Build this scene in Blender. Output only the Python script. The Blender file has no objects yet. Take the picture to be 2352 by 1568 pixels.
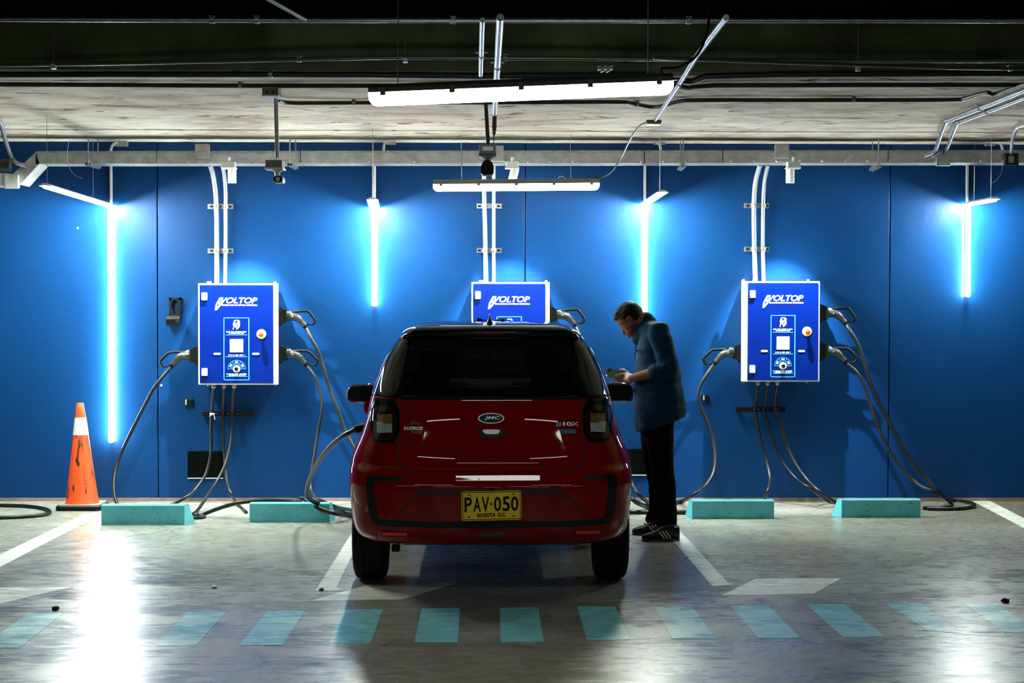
import bpy, bmesh, math, random
from mathutils import Vector, Matrix, noise
PI = math.pi
R = math.radians
random.seed(7)
SC = bpy.context.scene
COL = SC.collection

# ---------------------------------------------------------------- camera
CAM_H = 1.66
FPX = 4000.0
PITCH, YAW, ROLL = 1.49, 0.874, 0.10
cam_d = bpy.data.cameras.new('camera')
cam = bpy.data.objects.new('camera', cam_d)
COL.objects.link(cam)
cam_d.sensor_width = 36.0
cam_d.lens = FPX / 2352 * 36
cam_d.clip_end = 200
CM = Matrix.Rotation(R(-YAW), 3, 'Z') @ Matrix.Rotation(R(90 - PITCH), 3, 'X') @ Matrix.Rotation(R(ROLL), 3, 'Z')
cam.location = (0, 0, CAM_H)
cam.rotation_euler = CM.to_euler()
SC.camera = cam

def ray(px, py):
    return CM @ Vector(((px - 1176) / FPX, -(py - 784) / FPX, -1.0))
def P(px, py, Y):                      # point of the photo at world depth Y
    d = ray(px, py); t = Y / d.y
    return Vector((d.x * t, Y, CAM_H + d.z * t))
def F(px, py, z=0.0):                  # point of the photo on the level z
    d = ray(px, py); t = (z - CAM_H) / d.z
    return Vector((d.x * t, d.y * t, z))

# ---------------------------------------------------------------- world, exposure
w = bpy.data.worlds.new('world'); SC.world = w
w.use_nodes = True
w.node_tree.nodes['Background'].inputs[0].default_value = (0.35, 0.55, 0.6, 1)
w.node_tree.nodes['Background'].inputs[1].default_value = 0.0
SC.view_settings.view_transform = 'Standard'
SC.view_settings.look = 'None'
SC.view_settings.exposure = 0.75
SC.view_settings.gamma = 1.0
SC.view_settings.use_curve_mapping = False

# lamp strengths (emission of the diffusers)
S_TUBE_V = 74.0
S_TUBE_H = 480.0
S_BATTEN = 12.0
W_SPOT = 430.0

# ---------------------------------------------------------------- materials
def nt(name):
    m = bpy.data.materials.new(name); m.use_nodes = True
    t = m.node_tree; b = t.nodes['Principled BSDF']
    return m, t, b
def simple(name, col, rough=0.5, metal=0.0, coat=0.0, spec=0.5, nz=0.0, nscale=20.0, bump=0.0):
    m, t, b = nt(name)
    b.inputs['Base Color'].default_value = (*col, 1)
    b.inputs['Roughness'].default_value = rough
    b.inputs['Metallic'].default_value = metal
    b.inputs['Coat Weight'].default_value = coat
    b.inputs['Coat Roughness'].default_value = 0.04
    b.inputs['Specular IOR Level'].default_value = spec
    if nz or bump:
        tc = t.nodes.new('ShaderNodeTexCoord')
        n = t.nodes.new('ShaderNodeTexNoise'); n.inputs['Scale'].default_value = nscale
        n.inputs['Detail'].default_value = 6
        t.links.new(tc.outputs['Object'], n.inputs['Vector'])
        if nz:
            r = t.nodes.new('ShaderNodeValToRGB')
            r.color_ramp.elements[0].position = 0.3; r.color_ramp.elements[1].position = 0.7
            r.color_ramp.elements[0].color = (*[c * (1 - nz) for c in col], 1)
            r.color_ramp.elements[1].color = (*[min(1, c * (1 + nz)) for c in col], 1)
            t.links.new(n.outputs['Fac'], r.inputs['Fac'])
            t.links.new(r.outputs['Color'], b.inputs['Base Color'])
        if bump:
            bp = t.nodes.new('ShaderNodeBump'); bp.inputs['Strength'].default_value = bump
            bp.inputs['Distance'].default_value = 0.01
            t.links.new(n.outputs['Fac'], bp.inputs['Height'])
            t.links.new(bp.outputs['Normal'], b.inputs['Normal'])
    return m
def emis(name, col, s):
    m, t, b = nt(name)
    b.inputs['Base Color'].default_value = (0.8, 0.8, 0.8, 1)
    b.inputs['Emission Color'].default_value = (*col, 1)
    b.inputs['Emission Strength'].default_value = s
    return m
def noisenode(t, src, scale, detail=6, dist=0.0, vscale=None, rough=0.5):
    if vscale:
        mp = t.nodes.new('ShaderNodeMapping'); mp.inputs['Scale'].default_value = vscale
        t.links.new(src, mp.inputs['Vector']); src = mp.outputs['Vector']
    n = t.nodes.new('ShaderNodeTexNoise'); n.inputs['Scale'].default_value = scale
    n.inputs['Detail'].default_value = detail; n.inputs['Distortion'].default_value = dist
    n.inputs['Roughness'].default_value = rough
    t.links.new(src, n.inputs['Vector'])
    return n.outputs['Fac']
def ramp(t, fac, stops):
    r = t.nodes.new('ShaderNodeValToRGB')
    e = r.color_ramp.elements
    while len(e) < len(stops): e.new(0.5)
    for k, (p, c) in enumerate(stops):
        e[k].position = p
        e[k].color = (*c, 1) if isinstance(c, tuple) else (c, c, c, 1)
    t.links.new(fac, r.inputs['Fac'])
    return r.outputs['Color']
def mix(t, fac, a, b, mode='MIX'):
    n = t.nodes.new('ShaderNodeMix'); n.data_type = 'RGBA'; n.blend_type = mode
    if isinstance(fac, float): n.inputs[0].default_value = fac
    else: t.links.new(fac, n.inputs[0])
    for sock, v in ((n.inputs[6], a), (n.inputs[7], b)):
        if isinstance(v, tuple): sock.default_value = (*v, 1)
        else: t.links.new(v, sock)
    return n.outputs[2]
def bumpn(t, b, h, strength, dist=0.01):
    bp = t.nodes.new('ShaderNodeBump'); bp.inputs['Strength'].default_value = strength
    bp.inputs['Distance'].default_value = dist
    t.links.new(h, bp.inputs['Height']); t.links.new(bp.outputs['Normal'], b.inputs['Normal'])

def mat_floor(paint=None):
    m, t, b = nt('floor_concrete' if paint is None else 'floor_paint')
    tc = t.nodes.new('ShaderNodeNewGeometry').outputs['Position']
    big = noisenode(t, tc, 0.45, 5, 0.6)
    mid = noisenode(t, tc, 2.2, 8, 0.4, (0.6, 1.3, 1))
    fine = noisenode(t, tc, 14, 10, 0.2, (0.5, 1.4, 1))
    scr = noisenode(t, tc, 7, 6, 1.5, (0.6, 1.1, 1), 0.6)
    if paint is None:
        c = ramp(t, big, [(0.3, (0.16, 0.14, 0.105)), (0.5, (0.255, 0.26, 0.225)), (0.72, (0.38, 0.40, 0.35))])
        c2 = ramp(t, mid, [(0.3, (0.50, 0.46, 0.40)), (0.48, (0.85, 0.85, 0.84)), (0.7, (1.1, 1.1, 1.1))])
        c = mix(t, 0.85, c, c2, 'MULTIPLY')
        c3 = ramp(t, scr, [(0.25, (0.35, 0.30, 0.24)), (0.38, (1.0, 1.0, 1.0))])
        c = mix(t, 0.35, c, c3, 'MULTIPLY')
        c4 = ramp(t, fine, [(0.35, 0.78), (0.65, 1.12)])
        c = mix(t, 0.6, c, c4, 'MULTIPLY')
        # hairline cracks
        vo = t.nodes.new('ShaderNodeTexVoronoi'); vo.feature = 'DISTANCE_TO_EDGE'; vo.inputs['Scale'].default_value = 0.55
        mp = t.nodes.new('ShaderNodeMapping')
        ds = noisenode(t, tc, 3.0, 5)
        va = t.nodes.new('ShaderNodeVectorMath'); va.operation = 'MULTIPLY_ADD'
        va.inputs[1].default_value = (0.35, 0.35, 0.0)
        cmb = t.nodes.new('ShaderNodeCombineXYZ'); t.links.new(ds, cmb.inputs[0]); t.links.new(ds, cmb.inputs[1])
        t.links.new(cmb.outputs[0], va.inputs[0]); t.links.new(tc, va.inputs[2])
        t.links.new(va.outputs[0], vo.inputs['Vector'])
        cr = ramp(t, vo.outputs['Distance'], [(0.0, 0.35), (0.004, 1.0)])
        c = mix(t, 0.8, c, cr, 'MULTIPLY')
    else:
        c1 = ramp(t, mid, [(0.3, tuple(x * 0.72 for x in paint)), (0.6, paint)])
        c3 = ramp(t, scr, [(0.25, 0.55), (0.36, 1.0)])
        c = mix(t, 0.6, c1, c3, 'MULTIPLY')
        c4 = ramp(t, fine, [(0.35, 0.85), (0.65, 1.08)])
        c = mix(t, 0.6, c, c4, 'MULTIPLY')
    t.links.new(c, b.inputs['Base Color'])
    rr = ramp(t, mid, [(0.3, 0.36), (0.7, 0.20)])
    rr2 = ramp(t, fine, [(0.3, 0.8), (0.7, 1.25)])
    rr = mix(t, 1.0, rr, rr2, 'MULTIPLY')
    t.links.new(rr, b.inputs['Roughness'])
    b.inputs['Specular IOR Level'].default_value = 0.55
    bumpn(t, b, fine, 0.25, 0.006)
    return m

def mat_wall():
    m, t, b = nt('blue_wall_paint')
    tc = t.nodes.new('ShaderNodeNewGeometry').outputs['Position']
    big = noisenode(t, tc, 0.8, 5, 0.4)
    fine = noisenode(t, tc, 22, 8, 0.3)
    c = ramp(t, big, [(0.3, (0.0022, 0.029, 0.112)), (0.7, (0.0032, 0.038, 0.142))])
    t.links.new(c, b.inputs['Base Color'])
    # low dirty scuffs near the ground catch a rougher sheen
    t.links.new(ramp(t, fine, [(0.3, 0.30), (0.7, 0.40)]), b.inputs['Roughness'])
    b.inputs['Specular IOR Level'].default_value = 0.15
    bumpn(t, b, fine, 0.25, 0.006)
    return m

def mat_ceiling():
    m, t, b = nt('board_marked_concrete')
    tc = t.nodes.new('ShaderNodeNewGeometry').outputs['Position']
    big = noisenode(t, tc, 0.7, 6, 0.5, (0.5, 1.2, 1))
    mid = noisenode(t, tc, 3.2, 10, 0.6, (0.6, 0.9, 1), 0.62)
    st = noisenode(t, tc, 6.5, 7, 1.0, (0.45, 0.9, 1), 0.62)
    c = ramp(t, big, [(0.3, (0.58, 0.45, 0.38)), (0.48, (0.74, 0.68, 0.59)), (0.7, (0.82, 0.81, 0.70))])
    c2 = ramp(t, mid, [(0.36, (0.50, 0.38, 0.32)), (0.50, (0.90, 0.86, 0.82)), (0.62, (1.12, 1.12, 1.1))])
    c = mix(t, 0.8, c, c2, 'MULTIPLY')
    c3 = ramp(t, st, [(0.36, (0.08, 0.055, 0.045)), (0.41, (1, 1, 1))])
    c = mix(t, 0.85, c, c3, 'MULTIPLY')
    t.links.new(c, b.inputs['Base Color'])
    b.inputs['Roughness'].default_value = 0.85
    bumpn(t, b, mid, 0.6, 0.02)
    return m

M = {}
M['floor'] = mat_floor()
M['teal_paint'] = mat_floor((0.24, 0.70, 0.80))
M['white_paint'] = mat_floor((0.80, 0.84, 0.78))
M['wall'] = mat_wall()
M['ceiling'] = mat_ceiling()
M['shaded_concrete'] = simple('shaded_slab_concrete', (0.15, 0.18, 0.105), 0.95, spec=0.0, nz=0.45, nscale=3, bump=0.4)
M['black_beam'] = simple('black_painted_beam', (0.002, 0.003, 0.003), 0.9, spec=0.0)
M['side_wall'] = simple('grey_side_wall', (0.05, 0.055, 0.055), 0.8, nz=0.2, nscale=2)
M['galv'] = simple('galvanised_steel', (0.36, 0.38, 0.40), 0.34, 0.85, nz=0.22, nscale=25, bump=0.05)
M['galv_dull'] = simple('dull_galvanised_sheet', (0.42, 0.43, 0.425), 0.42, 0.5, nz=0.25, nscale=14, bump=0.05)
M['dark_pipe'] = simple('dark_grey_conduit', (0.035, 0.045, 0.04), 0.4, 0.3)
M['white_plastic'] = simple('white_plastic', (0.72, 0.76, 0.76), 0.4)
M['grey_plastic'] = simple('grey_plastic', (0.34, 0.37, 0.36), 0.45)
M['black_plastic'] = simple('black_plastic', (0.003, 0.0045, 0.004), 0.5, spec=0.15)
M['grey_black'] = simple('charcoal_plastic', (0.018, 0.022, 0.022), 0.3)
M['cable'] = simple('black_cable_sheath', (0.008, 0.009, 0.010), 0.36, spec=0.25)
M['tube_v'] = emis('lit_tube_upright', (0.91, 1.0, 0.88), S_TUBE_V)
M['tube_h'] = emis('lit_tube_level', (0.91, 1.0, 0.88), S_TUBE_H)
M['batten'] = emis('lit_batten_diffuser', (0.95, 1.0, 0.92), S_BATTEN)
M['batten_far'] = emis('lit_far_batten_diffuser', (0.95, 1.0, 0.92), 5.0)
M['spot_lens'] = emis('lit_spot_lens', (0.9, 0.97, 1.0), 20.0)
M['teal_concrete'] = simple('teal_painted_concrete', (0.10, 0.50, 0.60), 0.6, nz=0.12, nscale=9, bump=0.3)
M['pit'] = simple('dark_pit', (0.03, 0.035, 0.03), 0.9)

# ---------------------------------------------------------------- mesh builder
def wloc(o):
    v = Vector((0, 0, 0))
    while o is not None:
        v += o.location; o = o.parent
    return v
class MB:
    def __init__(s): s.v = []; s.f = []
    def add(s, vs, fs):
        n = len(s.v); s.v += [Vector(v) for v in vs]; s.f += [tuple(i + n for i in f) for f in fs]
        return s
    def box(s, a, b, bev=0.0):
        x0, x1 = sorted((a[0], b[0])); y0, y1 = sorted((a[1], b[1])); z0, z1 = sorted((a[2], b[2]))
        e = min(bev, (x1 - x0) * .45, (y1 - y0) * .45, (z1 - z0) * .45)
        if e <= 0:
            return s.add([(x, y, z) for z in (z0, z1) for y in (y0, y1) for x in (x0, x1)],
                  [(0, 2, 3, 1), (4, 5, 7, 6), (0, 1, 5, 4), (2, 6, 7, 3), (0, 4, 6, 2), (1, 3, 7, 5)])
        bm = bmesh.new(); bmesh.ops.create_cube(bm, size=1)
        for v in bm.verts:
            v.co = Vector(((x0 + x1) / 2 + v.co.x * (x1 - x0), (y0 + y1) / 2 + v.co.y * (y1 - y0), (z0 + z1) / 2 + v.co.z * (z1 - z0)))
        bmesh.ops.bevel(bm, geom=list(bm.edges), offset=e, segments=2, affect='EDGES', profile=0.5)
        return s.frombm(bm)
    def frombm(s, bm):
        bm.verts.index_update()
        s.add([v.co.copy() for v in bm.verts], [tuple(v.index for v in f.verts) for f in bm.faces])
        bm.free(); return s
    def obox(s, c, ax, ay, az, bev=0.0):   # oriented box: centre and three half axes
        t = MB().box((-1, -1, -1), (1, 1, 1))
        c, ax, ay, az = map(Vector, (c, ax, ay, az))
        return s.add([c + ax * v.x + ay * v.y + az * v.z for v in t.v], t.f)
    def tube(s, pts, r, n=10, cap=True):
        pts = [Vector(p) for p in pts]
        rs = r if isinstance(r, (list, tuple)) else [r] * len(pts)
        T = []
        for i in range(len(pts)):
            d = (pts[min(i + 1, len(pts) - 1)] - pts[max(i - 1, 0)])
            T.append(d.normalized() if d.length > 1e-9 else Vector((0, 0, 1)))
        u = T[0].orthogonal().normalized(); vs = []; fs = []
        for i, p in enumerate(pts):
            if i:
                q = T[i - 1].rotation_difference(T[i]); u = q @ u
            u = (u - T[i] * u.dot(T[i])).normalized(); v = T[i].cross(u)
            for k in range(n):
                a = 2 * PI * k / n
                vs.append(p + (u * math.cos(a) + v * math.sin(a)) * rs[i])
        for i in range(len(pts) - 1):
            for k in range(n):
                a, b = i * n + k, i * n + (k + 1) % n
                fs.append((a, b, b + n, a + n))
        if cap:
            fs.append(tuple(range(n))[::-1]); fs.append(tuple((len(pts) - 1) * n + k for k in range(n)))
        return s.add(vs, fs)
    def prism(s, poly, fn, d):      # poly of (u,v); fn(u,v,w) -> point; w from 0 to d
        n = len(poly)
        vs = [fn(u, v, 0) for u, v in poly] + [fn(u, v, d) for u, v in poly]
        fs = [tuple(range(n)), tuple(range(n, 2 * n))[::-1]]
        for k in range(n): fs.append((k, k + n, (k + 1) % n + n, (k + 1) % n))
        return s.add(vs, fs)
    def lathe(s, prof, c=(0, 0, 0), ax=(0, 0, 1), n=24):
        ax = Vector(ax).normalized(); u = ax.orthogonal().normalized(); v = ax.cross(u); c = Vector(c)
        vs = []; fs = []
        for r, h in prof:
            for k in range(n):
                a = 2 * PI * k / n
                vs.append(c + ax * h + (u * math.cos(a) + v * math.sin(a)) * r)
        for i in range(len(prof) - 1):
            for k in range(n):
                a, b = i * n + k, i * n + (k + 1) % n
                fs.append((a, b, b + n, a + n))
        if prof[0][0] > 1e-6: fs.append(tuple(range(n))[::-1])
        if prof[-1][0] > 1e-6: fs.append(tuple((len(prof) - 1) * n + k for k in range(n)))
        return s.add(vs, fs)
    def build(s, name, mat, parent=None, smooth=False, label=None, kind=None, at=None, norm=True):
        me = bpy.data.meshes.new(name)
        o = bpy.data.objects.new(name, me)
        COL.objects.link(o)
        if parent is not None: o.parent = parent; org = wloc(parent)
        elif at is not None: o.location = at; org = Vector(at)
        else: org = Vector((0, 0, 0))
        me.from_pydata([v - org for v in s.v], [], s.f)
        if norm:
            bm = bmesh.new(); bm.from_mesh(me)
            bmesh.ops.recalc_face_normals(bm, faces=bm.faces); bm.to_mesh(me); bm.free()
        me.materials.append(mat if not isinstance(mat, str) else M[mat])
        if smooth: shade(me, 40 if smooth is True else smooth)
        if label: o['label'] = label
        if kind: o['kind'] = kind
        return o
def shade(me, ang=40):
    me.polygons.foreach_set('use_smooth', [True] * len(me.polygons))
    if ang < 179:
        bm = bmesh.new(); bm.from_mesh(me)
        for e in bm.edges:
            if len(e.link_faces) == 2 and e.calc_face_angle(0) > R(ang): e.smooth = False
        bm.to_mesh(me); bm.free()
def empty(name, loc, label, cat, group=None):
    o = bpy.data.objects.new(name, None); COL.objects.link(o); o.location = loc
    o.empty_display_size = 0.1
    tag(o, label, cat, group); return o
def tag(o, label, cat, group=None):
    o['label'] = label; o['category'] = cat
    if group: o['group'] = group
    return o
def arc_pts(c, r, a0, a1, n):
    return [(c[0] + r * math.cos(R(a0 + (a1 - a0) * k / n)), c[1] + r * math.sin(R(a0 + (a1 - a0) * k / n))) for k in range(n + 1)]
def rrect(x0, y0, x1, y1, r, n=5):
    x0, x1 = sorted((x0, x1)); y0, y1 = sorted((y0, y1))
    p = []
    for cx, cy, a in ((x1 - r, y1 - r, 0), (x0 + r, y1 - r, 90), (x0 + r, y0 + r, 180), (x1 - r, y0 + r, 270)):
        p += arc_pts((cx, cy), r, a, a + 90, n)
    return p
def catmull(pts, n=8):
    pts = [Vector(p) for p in pts]; q = [pts[0] * 2 - pts[1]] + pts + [pts[-1] * 2 - pts[-2]]
    out = []
    for i in range(1, len(q) - 2):
        a, b, c, d = q[i - 1:i + 3]
        for k in range(n):
            t = k / n
            out.append(0.5 * ((2 * b) + (c - a) * t + (2 * a - 5 * b + 4 * c - d) * t * t + (3 * b - a - 3 * c + d) * t ** 3))
    out.append(pts[-1]); return out
def evaluated(o):
    dg = bpy.context.evaluated_depsgraph_get(); dg.update()
    return bpy.data.meshes.new_from_object(o.evaluated_get(dg))
def text_mb(body, width, height, depth, shear=0.0, bold=0.0, spacing=1.0):
    """flat lettering, lower-left corner at 0,0 in (u,v); returns verts (u,v,w) and faces"""
    cu = bpy.data.curves.new('lettering', 'FONT'); cu.body = body
    cu.extrude = 0.5; cu.shear = shear; cu.offset = bold; cu.resolution_u = 3; cu.space_character = spacing
    o = bpy.data.objects.new('lettering', cu); COL.objects.link(o)
    me = evaluated(o)
    vs = [v.co.copy() for v in me.vertices]; fs = [tuple(p.vertices) for p in me.polygons]
    bpy.data.objects.remove(o); bpy.data.curves.remove(cu); bpy.data.meshes.remove(me)
    x0 = min(v.x for v in vs); x1 = max(v.x for v in vs); y0 = min(v.y for v in vs); y1 = max(v.y for v in vs)
    return [((v.x - x0) / (x1 - x0) * width, (v.y - y0) / (y1 - y0) * height, (v.z + 0.5) * depth) for v in vs], fs
def copy_tree(o, parent=None):
    c = o.copy(); COL.objects.link(c); c.parent = parent
    for ch in list(o.children): copy_tree(ch, c)
    return c
# ================================================================ the setting
WY = 14.07      # the blue wall
CZ = 2.90       # soffit of the low slab
SLAB_Y = 9.80   # its front edge
XL, XR = -11.0, 11.0
YB = -9.0
floor = MB().box((XL, YB, -0.2), (XR, WY + 0.2, 0)).build('floor', 'floor', kind='structure')

def wallpanel(x0, x1):
    MB().box((x0, WY, 0.0), (x1, WY + 0.06, CZ + 0.5), 0.004).build('wall_panel', 'wall', wall_back)
wall_back = MB().box((XL, WY + 0.06, -0.2), (XR, WY + 0.2, 3.6)).build('wall_back', simple('joint_shadow', (0.001, 0.02, 0.07), 0.8), kind='structure')
jx = [XL] + [P(x, 700, WY).x for x in (362, 1206, 2043)] + [XR]
jx = [XL, jx[1] - 3.02] + jx[1:-1] + [jx[3] + 3.02, XR]
for a, b in zip(jx[:-1], jx[1:]):
    wallpanel(a + 0.004, b - 0.004)
# narrow raw concrete footing strip where the paint stops
MB().box((XL, WY - 0.004, 0), (XR, WY + 0.01, 0.028)).build('baseboard_back', simple('bare_footing', (0.22, 0.17, 0.14), 0.8, nz=0.4, nscale=6), kind='structure')
for nm, a, b in (('wall_left', (XL - 0.2, YB, -0.2), (XL, WY + 0.2, 3.6)), ('wall_right', (XR, YB, -0.2), (XR + 0.2, WY + 0.2, 3.6)),
                 ('wall_front', (XL, YB - 0.2, -0.2), (XR, YB, 3.6))):
    MB().box(a, b).build(nm, 'side_wall', kind='structure')

# low slab: main slab and a separate strip along the wall with a recessed joint between
YJ = P(1176, 300, 13.0).y
d = ray(1176, 300); YJ = d.y * (CZ - CAM_H) / d.z
mb = MB()
mb.box((XL, SLAB_Y, CZ), (XR, YJ - 0.012, CZ + 0.5), 0.008)
mb.box((XL, YJ - 0.05, CZ + 0.03), (XR, YJ + 0.05, CZ + 0.5))
mb.box((XL, YJ + 0.012, CZ - 0.006), (XR, WY + 0.1, CZ + 0.5), 0.012)
ceiling = mb.build('ceiling', 'ceiling', kind='structure')
MB().box((XL, SLAB_Y - 0.012, CZ + 0.02), (XR, SLAB_Y, CZ + 0.5)).build('trim_1', 'shaded_concrete', kind='structure')   # unlit upstand face, its shade put into the darker colour
MB().box((XL, YB, CZ + 0.5), (XR, SLAB_Y + 0.1, CZ + 0.7)).build('trim_2', 'shaded_concrete', kind='structure')          # high soffit
BY = 8.0
MB().box((XL, 6.7, 2.915), (XR, BY, CZ + 0.55), 0.01).build('trim_3', 'black_beam', kind='structure')       # black cross beam
MB().box((XL, 2.6, 2.915), (XR, 3.4, CZ + 0.55)).build('trim_4', 'black_beam', kind='structure')
MB().box((XL, -2.6, 2.915), (XR, -1.8, CZ + 0.55)).build('trim_5', 'black_beam', kind='structure')

# ---------------------------------------------------------------- painted marks: parts of the floor
def mark(name, pts, mat, label=None, z=0.0015):
    q = [F(x, y, 0) for x, y in pts]
    poly = [(v.x, v.y) for v in q]
    return MB().prism(poly, lambda u, v, w: (u, v, w), z).build(name, mat, floor, label=label)
TL = 'pale teal painted dash of the broken line'
stripes = [[(65, 1408), (145, 1408), (45, 1488), (-45, 1488)],
           [(430, 1406), (520, 1405), (450, 1482), (358, 1484)],
           [(613, 1404), (700, 1403), (650, 1481), (550, 1482)],
           [(791, 1400), (879, 1399), (852, 1477), (755, 1478)],
           [(969, 1397), (1057, 1396), (1051, 1475), (952, 1475)],
           [(1148, 1396), (1236, 1395), (1249, 1473), (1150, 1474)],
           [(1326, 1393), (1413, 1393), (1446, 1469), (1348, 1470)],
           [(1504, 1393), (1589, 1392), (1643, 1466), (1543, 1467)],
           [(1678, 1391), (1763, 1390), (1839, 1465), (1742, 1466)],
           [(1853, 1388), (1939, 1387), (2035, 1463), (1938, 1464)],
           [(2033, 1385), (2116, 1385), (2206, 1454), (2130, 1448)],
           [(2215, 1386), (2290, 1387), (2388, 1452), (2306, 1452)]]
for s in stripes: mark('painted_dash', s, 'teal_paint', TL)
WL = 'worn white painted bay line'
mark('bay_line', [(196, 1180), (232, 1180), (0, 1302), (-60, 1302)], 'white_paint', WL)
mark('bay_line', [(826, 1195), (858, 1180), (772, 1349), (786, 1356), (724, 1357)], 'white_paint', WL)
mark('bay_line', [(1502, 1190), (1535, 1190), (1671, 1337), (1690, 1342), (1636, 1346)], 'white_paint', WL)
mark('bay_line', [(2222, 1144), (2262, 1144), (2420, 1225), (2420, 1248)], 'white_paint', WL)
AL = 'white painted parallelogram at the mouth of the bay'
mark('painted_arrow', [(-120, 1350), (168, 1348), (60, 1372), (0, 1387), (-150, 1390)], 'white_paint', AL)
mark('painted_arrow', [(846, 1343), (1050, 1338), (926, 1376), (712, 1380), (775, 1362)], 'white_paint', AL)
mark('painted_arrow', [(1735, 1329), (1932, 1328), (1870, 1363), (1658, 1368), (1700, 1346)], 'white_paint', AL)
# ================================================================ wall tube lamps
def tube_lamp(top, bottom, end, label, wires, arm=0.0, drop=True):
    """top / bottom: pixels of the upright tube (on Y=14.0); end: (px,py,Y) of the free end of the level tube"""
    Yv = WY - 0.045
    a = P(top[0], top[1], Yv); b = P(bottom[0], bottom[1], Yv)
    root = empty('wall_tube_lamp', (a.x, WY, b.z), label, 'wall lamp', 'angled tube lamps on the blue wall')
    x = a.x
    MB().box((x - 0.010, WY - 0.028, b.z), (x + 0.010, WY, a.z), 0.003).build('tube_housing', 'white_plastic', root)
    MB().lathe([(0.010, 0.0), (0.020, 0.008), (0.020, a.z - b.z - 0.008), (0.010, a.z - b.z)], (x, WY - 0.050, b.z), (0, 0, 1), 16).build('upright_tube', 'tube_v', root, smooth=30, label='upright lit tube')
    # level tube running out from the wall
    e = P(*end); s = Vector((x, WY - 0.02, a.z + 0.02)); e.z = s.z + (e.z - s.z)
    d = (e - s).normalized(); side = d.cross(Vector((0, 0, 1))).normalized(); up = side.cross(d)
    L = (e - s).length
    prof = [(0.018 * math.cos(R(k)), 0.026 * math.sin(R(k))) for k in range(195, 346, 15)]
    MB().prism(prof, lambda u, v, w: s + side * u + up * v + d * w, L).build('level_tube', 'tube_h', root, smooth=30, label='level lit tube running out from the wall')
    MB().prism([(-0.042, -0.0085), (0.042, -0.0085), (0.042, -0.004), (0.014, 0.010), (-0.014, 0.010), (-0.042, -0.004)], lambda u, v, w: s + side * u + up * v + d * w, L).build('light_cutoff_cover', 'white_plastic', root)  # cover spread into an added ledge that cuts off upward light
    if drop:
        MB().box((x - 0.010, WY - 0.014, a.z), (x + 0.010, WY, CZ - 0.09), 0.002).build('cable_raceway', 'white_plastic', root)
    if arm:
        MB().box((x - 0.010, WY - 0.014, CZ - 0.10), (x + arm, WY, CZ - 0.08)).build('cable_raceway', 'white_plastic', root)
    for f in wires:
        q = s + (e - s) * f
        MB().tube([q + up * 0.015, Vector((q.x, q.y, CZ))], 0.0018, 5).build('suspension_wire', 'galv', root)
    return root
tube_lamp((253, 476), (259, 1016), (103, 424, 12.0), 'angled tube lamp nearest the orange cone, with the longest upright tube', (0.97, 0.3))
tube_lamp((860, 480), (862, 703), (855, 456, 12.9), 'angled tube lamp between the left charger and the rear of the red car', (0.5, 0.9), 0.06)
tube_lamp((1482, 472), (1482, 742), (1522, 439, 12.85), 'angled tube lamp whose upright tube ends behind the man\'s head', (0.85,), 0.12)
tube_lamp((2224, 472), (2222, 682), (2286, 455, 13.32), 'angled tube lamp on the far right, beyond the right charger', (0.25, 0.85), 0.20)

# ================================================================ battens
def batten(ends, Y, label, clips=4, cls='batten', dm='batten'):
    a = P(ends[0][0], ends[0][1], Y); b = P(ends[1][0], ends[1][1], Y)
    root = empty(cls, (a + b) / 2, label, 'ceiling lamp')
    d = (b - a).normalized(); up = Vector((0, 0, 1)); up = (up - d * up.dot(d)).normalized(); sd = Vector((0, -1, 0)); L = (b - a).length
    def pr(poly, u0, u1, nm, mt, sm=False, lb=None):
        return MB().prism(poly, lambda u, v, w: a + d * (u0 + w) + sd * u + up * v, u1 - u0).build(nm, mt, root, smooth=sm, label=lb)
    pr([(-0.062, 0.0), (0.062, 0.0), (0.058, 0.018), (0.03, 0.036), (-0.03, 0.036), (-0.058, 0.018)], 0.0, L, 'housing', M['batten_back'])
    # diffuser with rounded ends
    bm = MB(); n = 8; rows = []
    for w, k in ((0.0, 0.55), (0.012, 0.86), (0.03, 1.0), (L - 0.03, 1.0), (L - 0.012, 0.86), (L, 0.55)):
        rows.append([a + d * w + sd * (0.056 * math.cos(R(t))) + up * (-0.052 * k * abs(math.sin(R(t))) ** 0.6) for t in [180 + 180 * i / n for i in range(n + 1)]])
    vs = [p for r_ in rows for p in r_]; fs = []
    for i in range(len(rows) - 1):
        for k in range(n):
            q = i * (n + 1) + k; fs.append((q, q + 1, q + n + 2, q + n + 1))
    fs.append(tuple(range(n + 1))); fs.append(tuple((len(rows) - 1) * (n + 1) + k for k in range(n + 1)))
    for i in range(len(rows) - 1): fs.append((i * (n + 1), (i + 1) * (n + 1), (i + 1) * (n + 1) + n, i * (n + 1) + n))
    bm.add(vs, fs).build('diffuser', dm, root, smooth=50, label='lit white diffuser')
    for k in range(clips + 1):
        w = 0.06 + (L - 0.12) * k / clips
        for s_ in (-1, 1):
            c = a + d * w + sd * s_ * 0.062 + up * 0.002
            MB().obox(c, d * 0.011, sd * 0.004, up * 0.016).build('clip', M['batten_back'], root)
    return root, a, b, d, up
M['batten_back'] = simple('grey_batten_housing', (0.10, 0.11, 0.09), 0.5)
root, a, b, d, up = batten([(848, 216), (1544, 189)], 7.28, 'near ceiling batten lamp, large and tilted, hung under the black beam')
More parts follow.
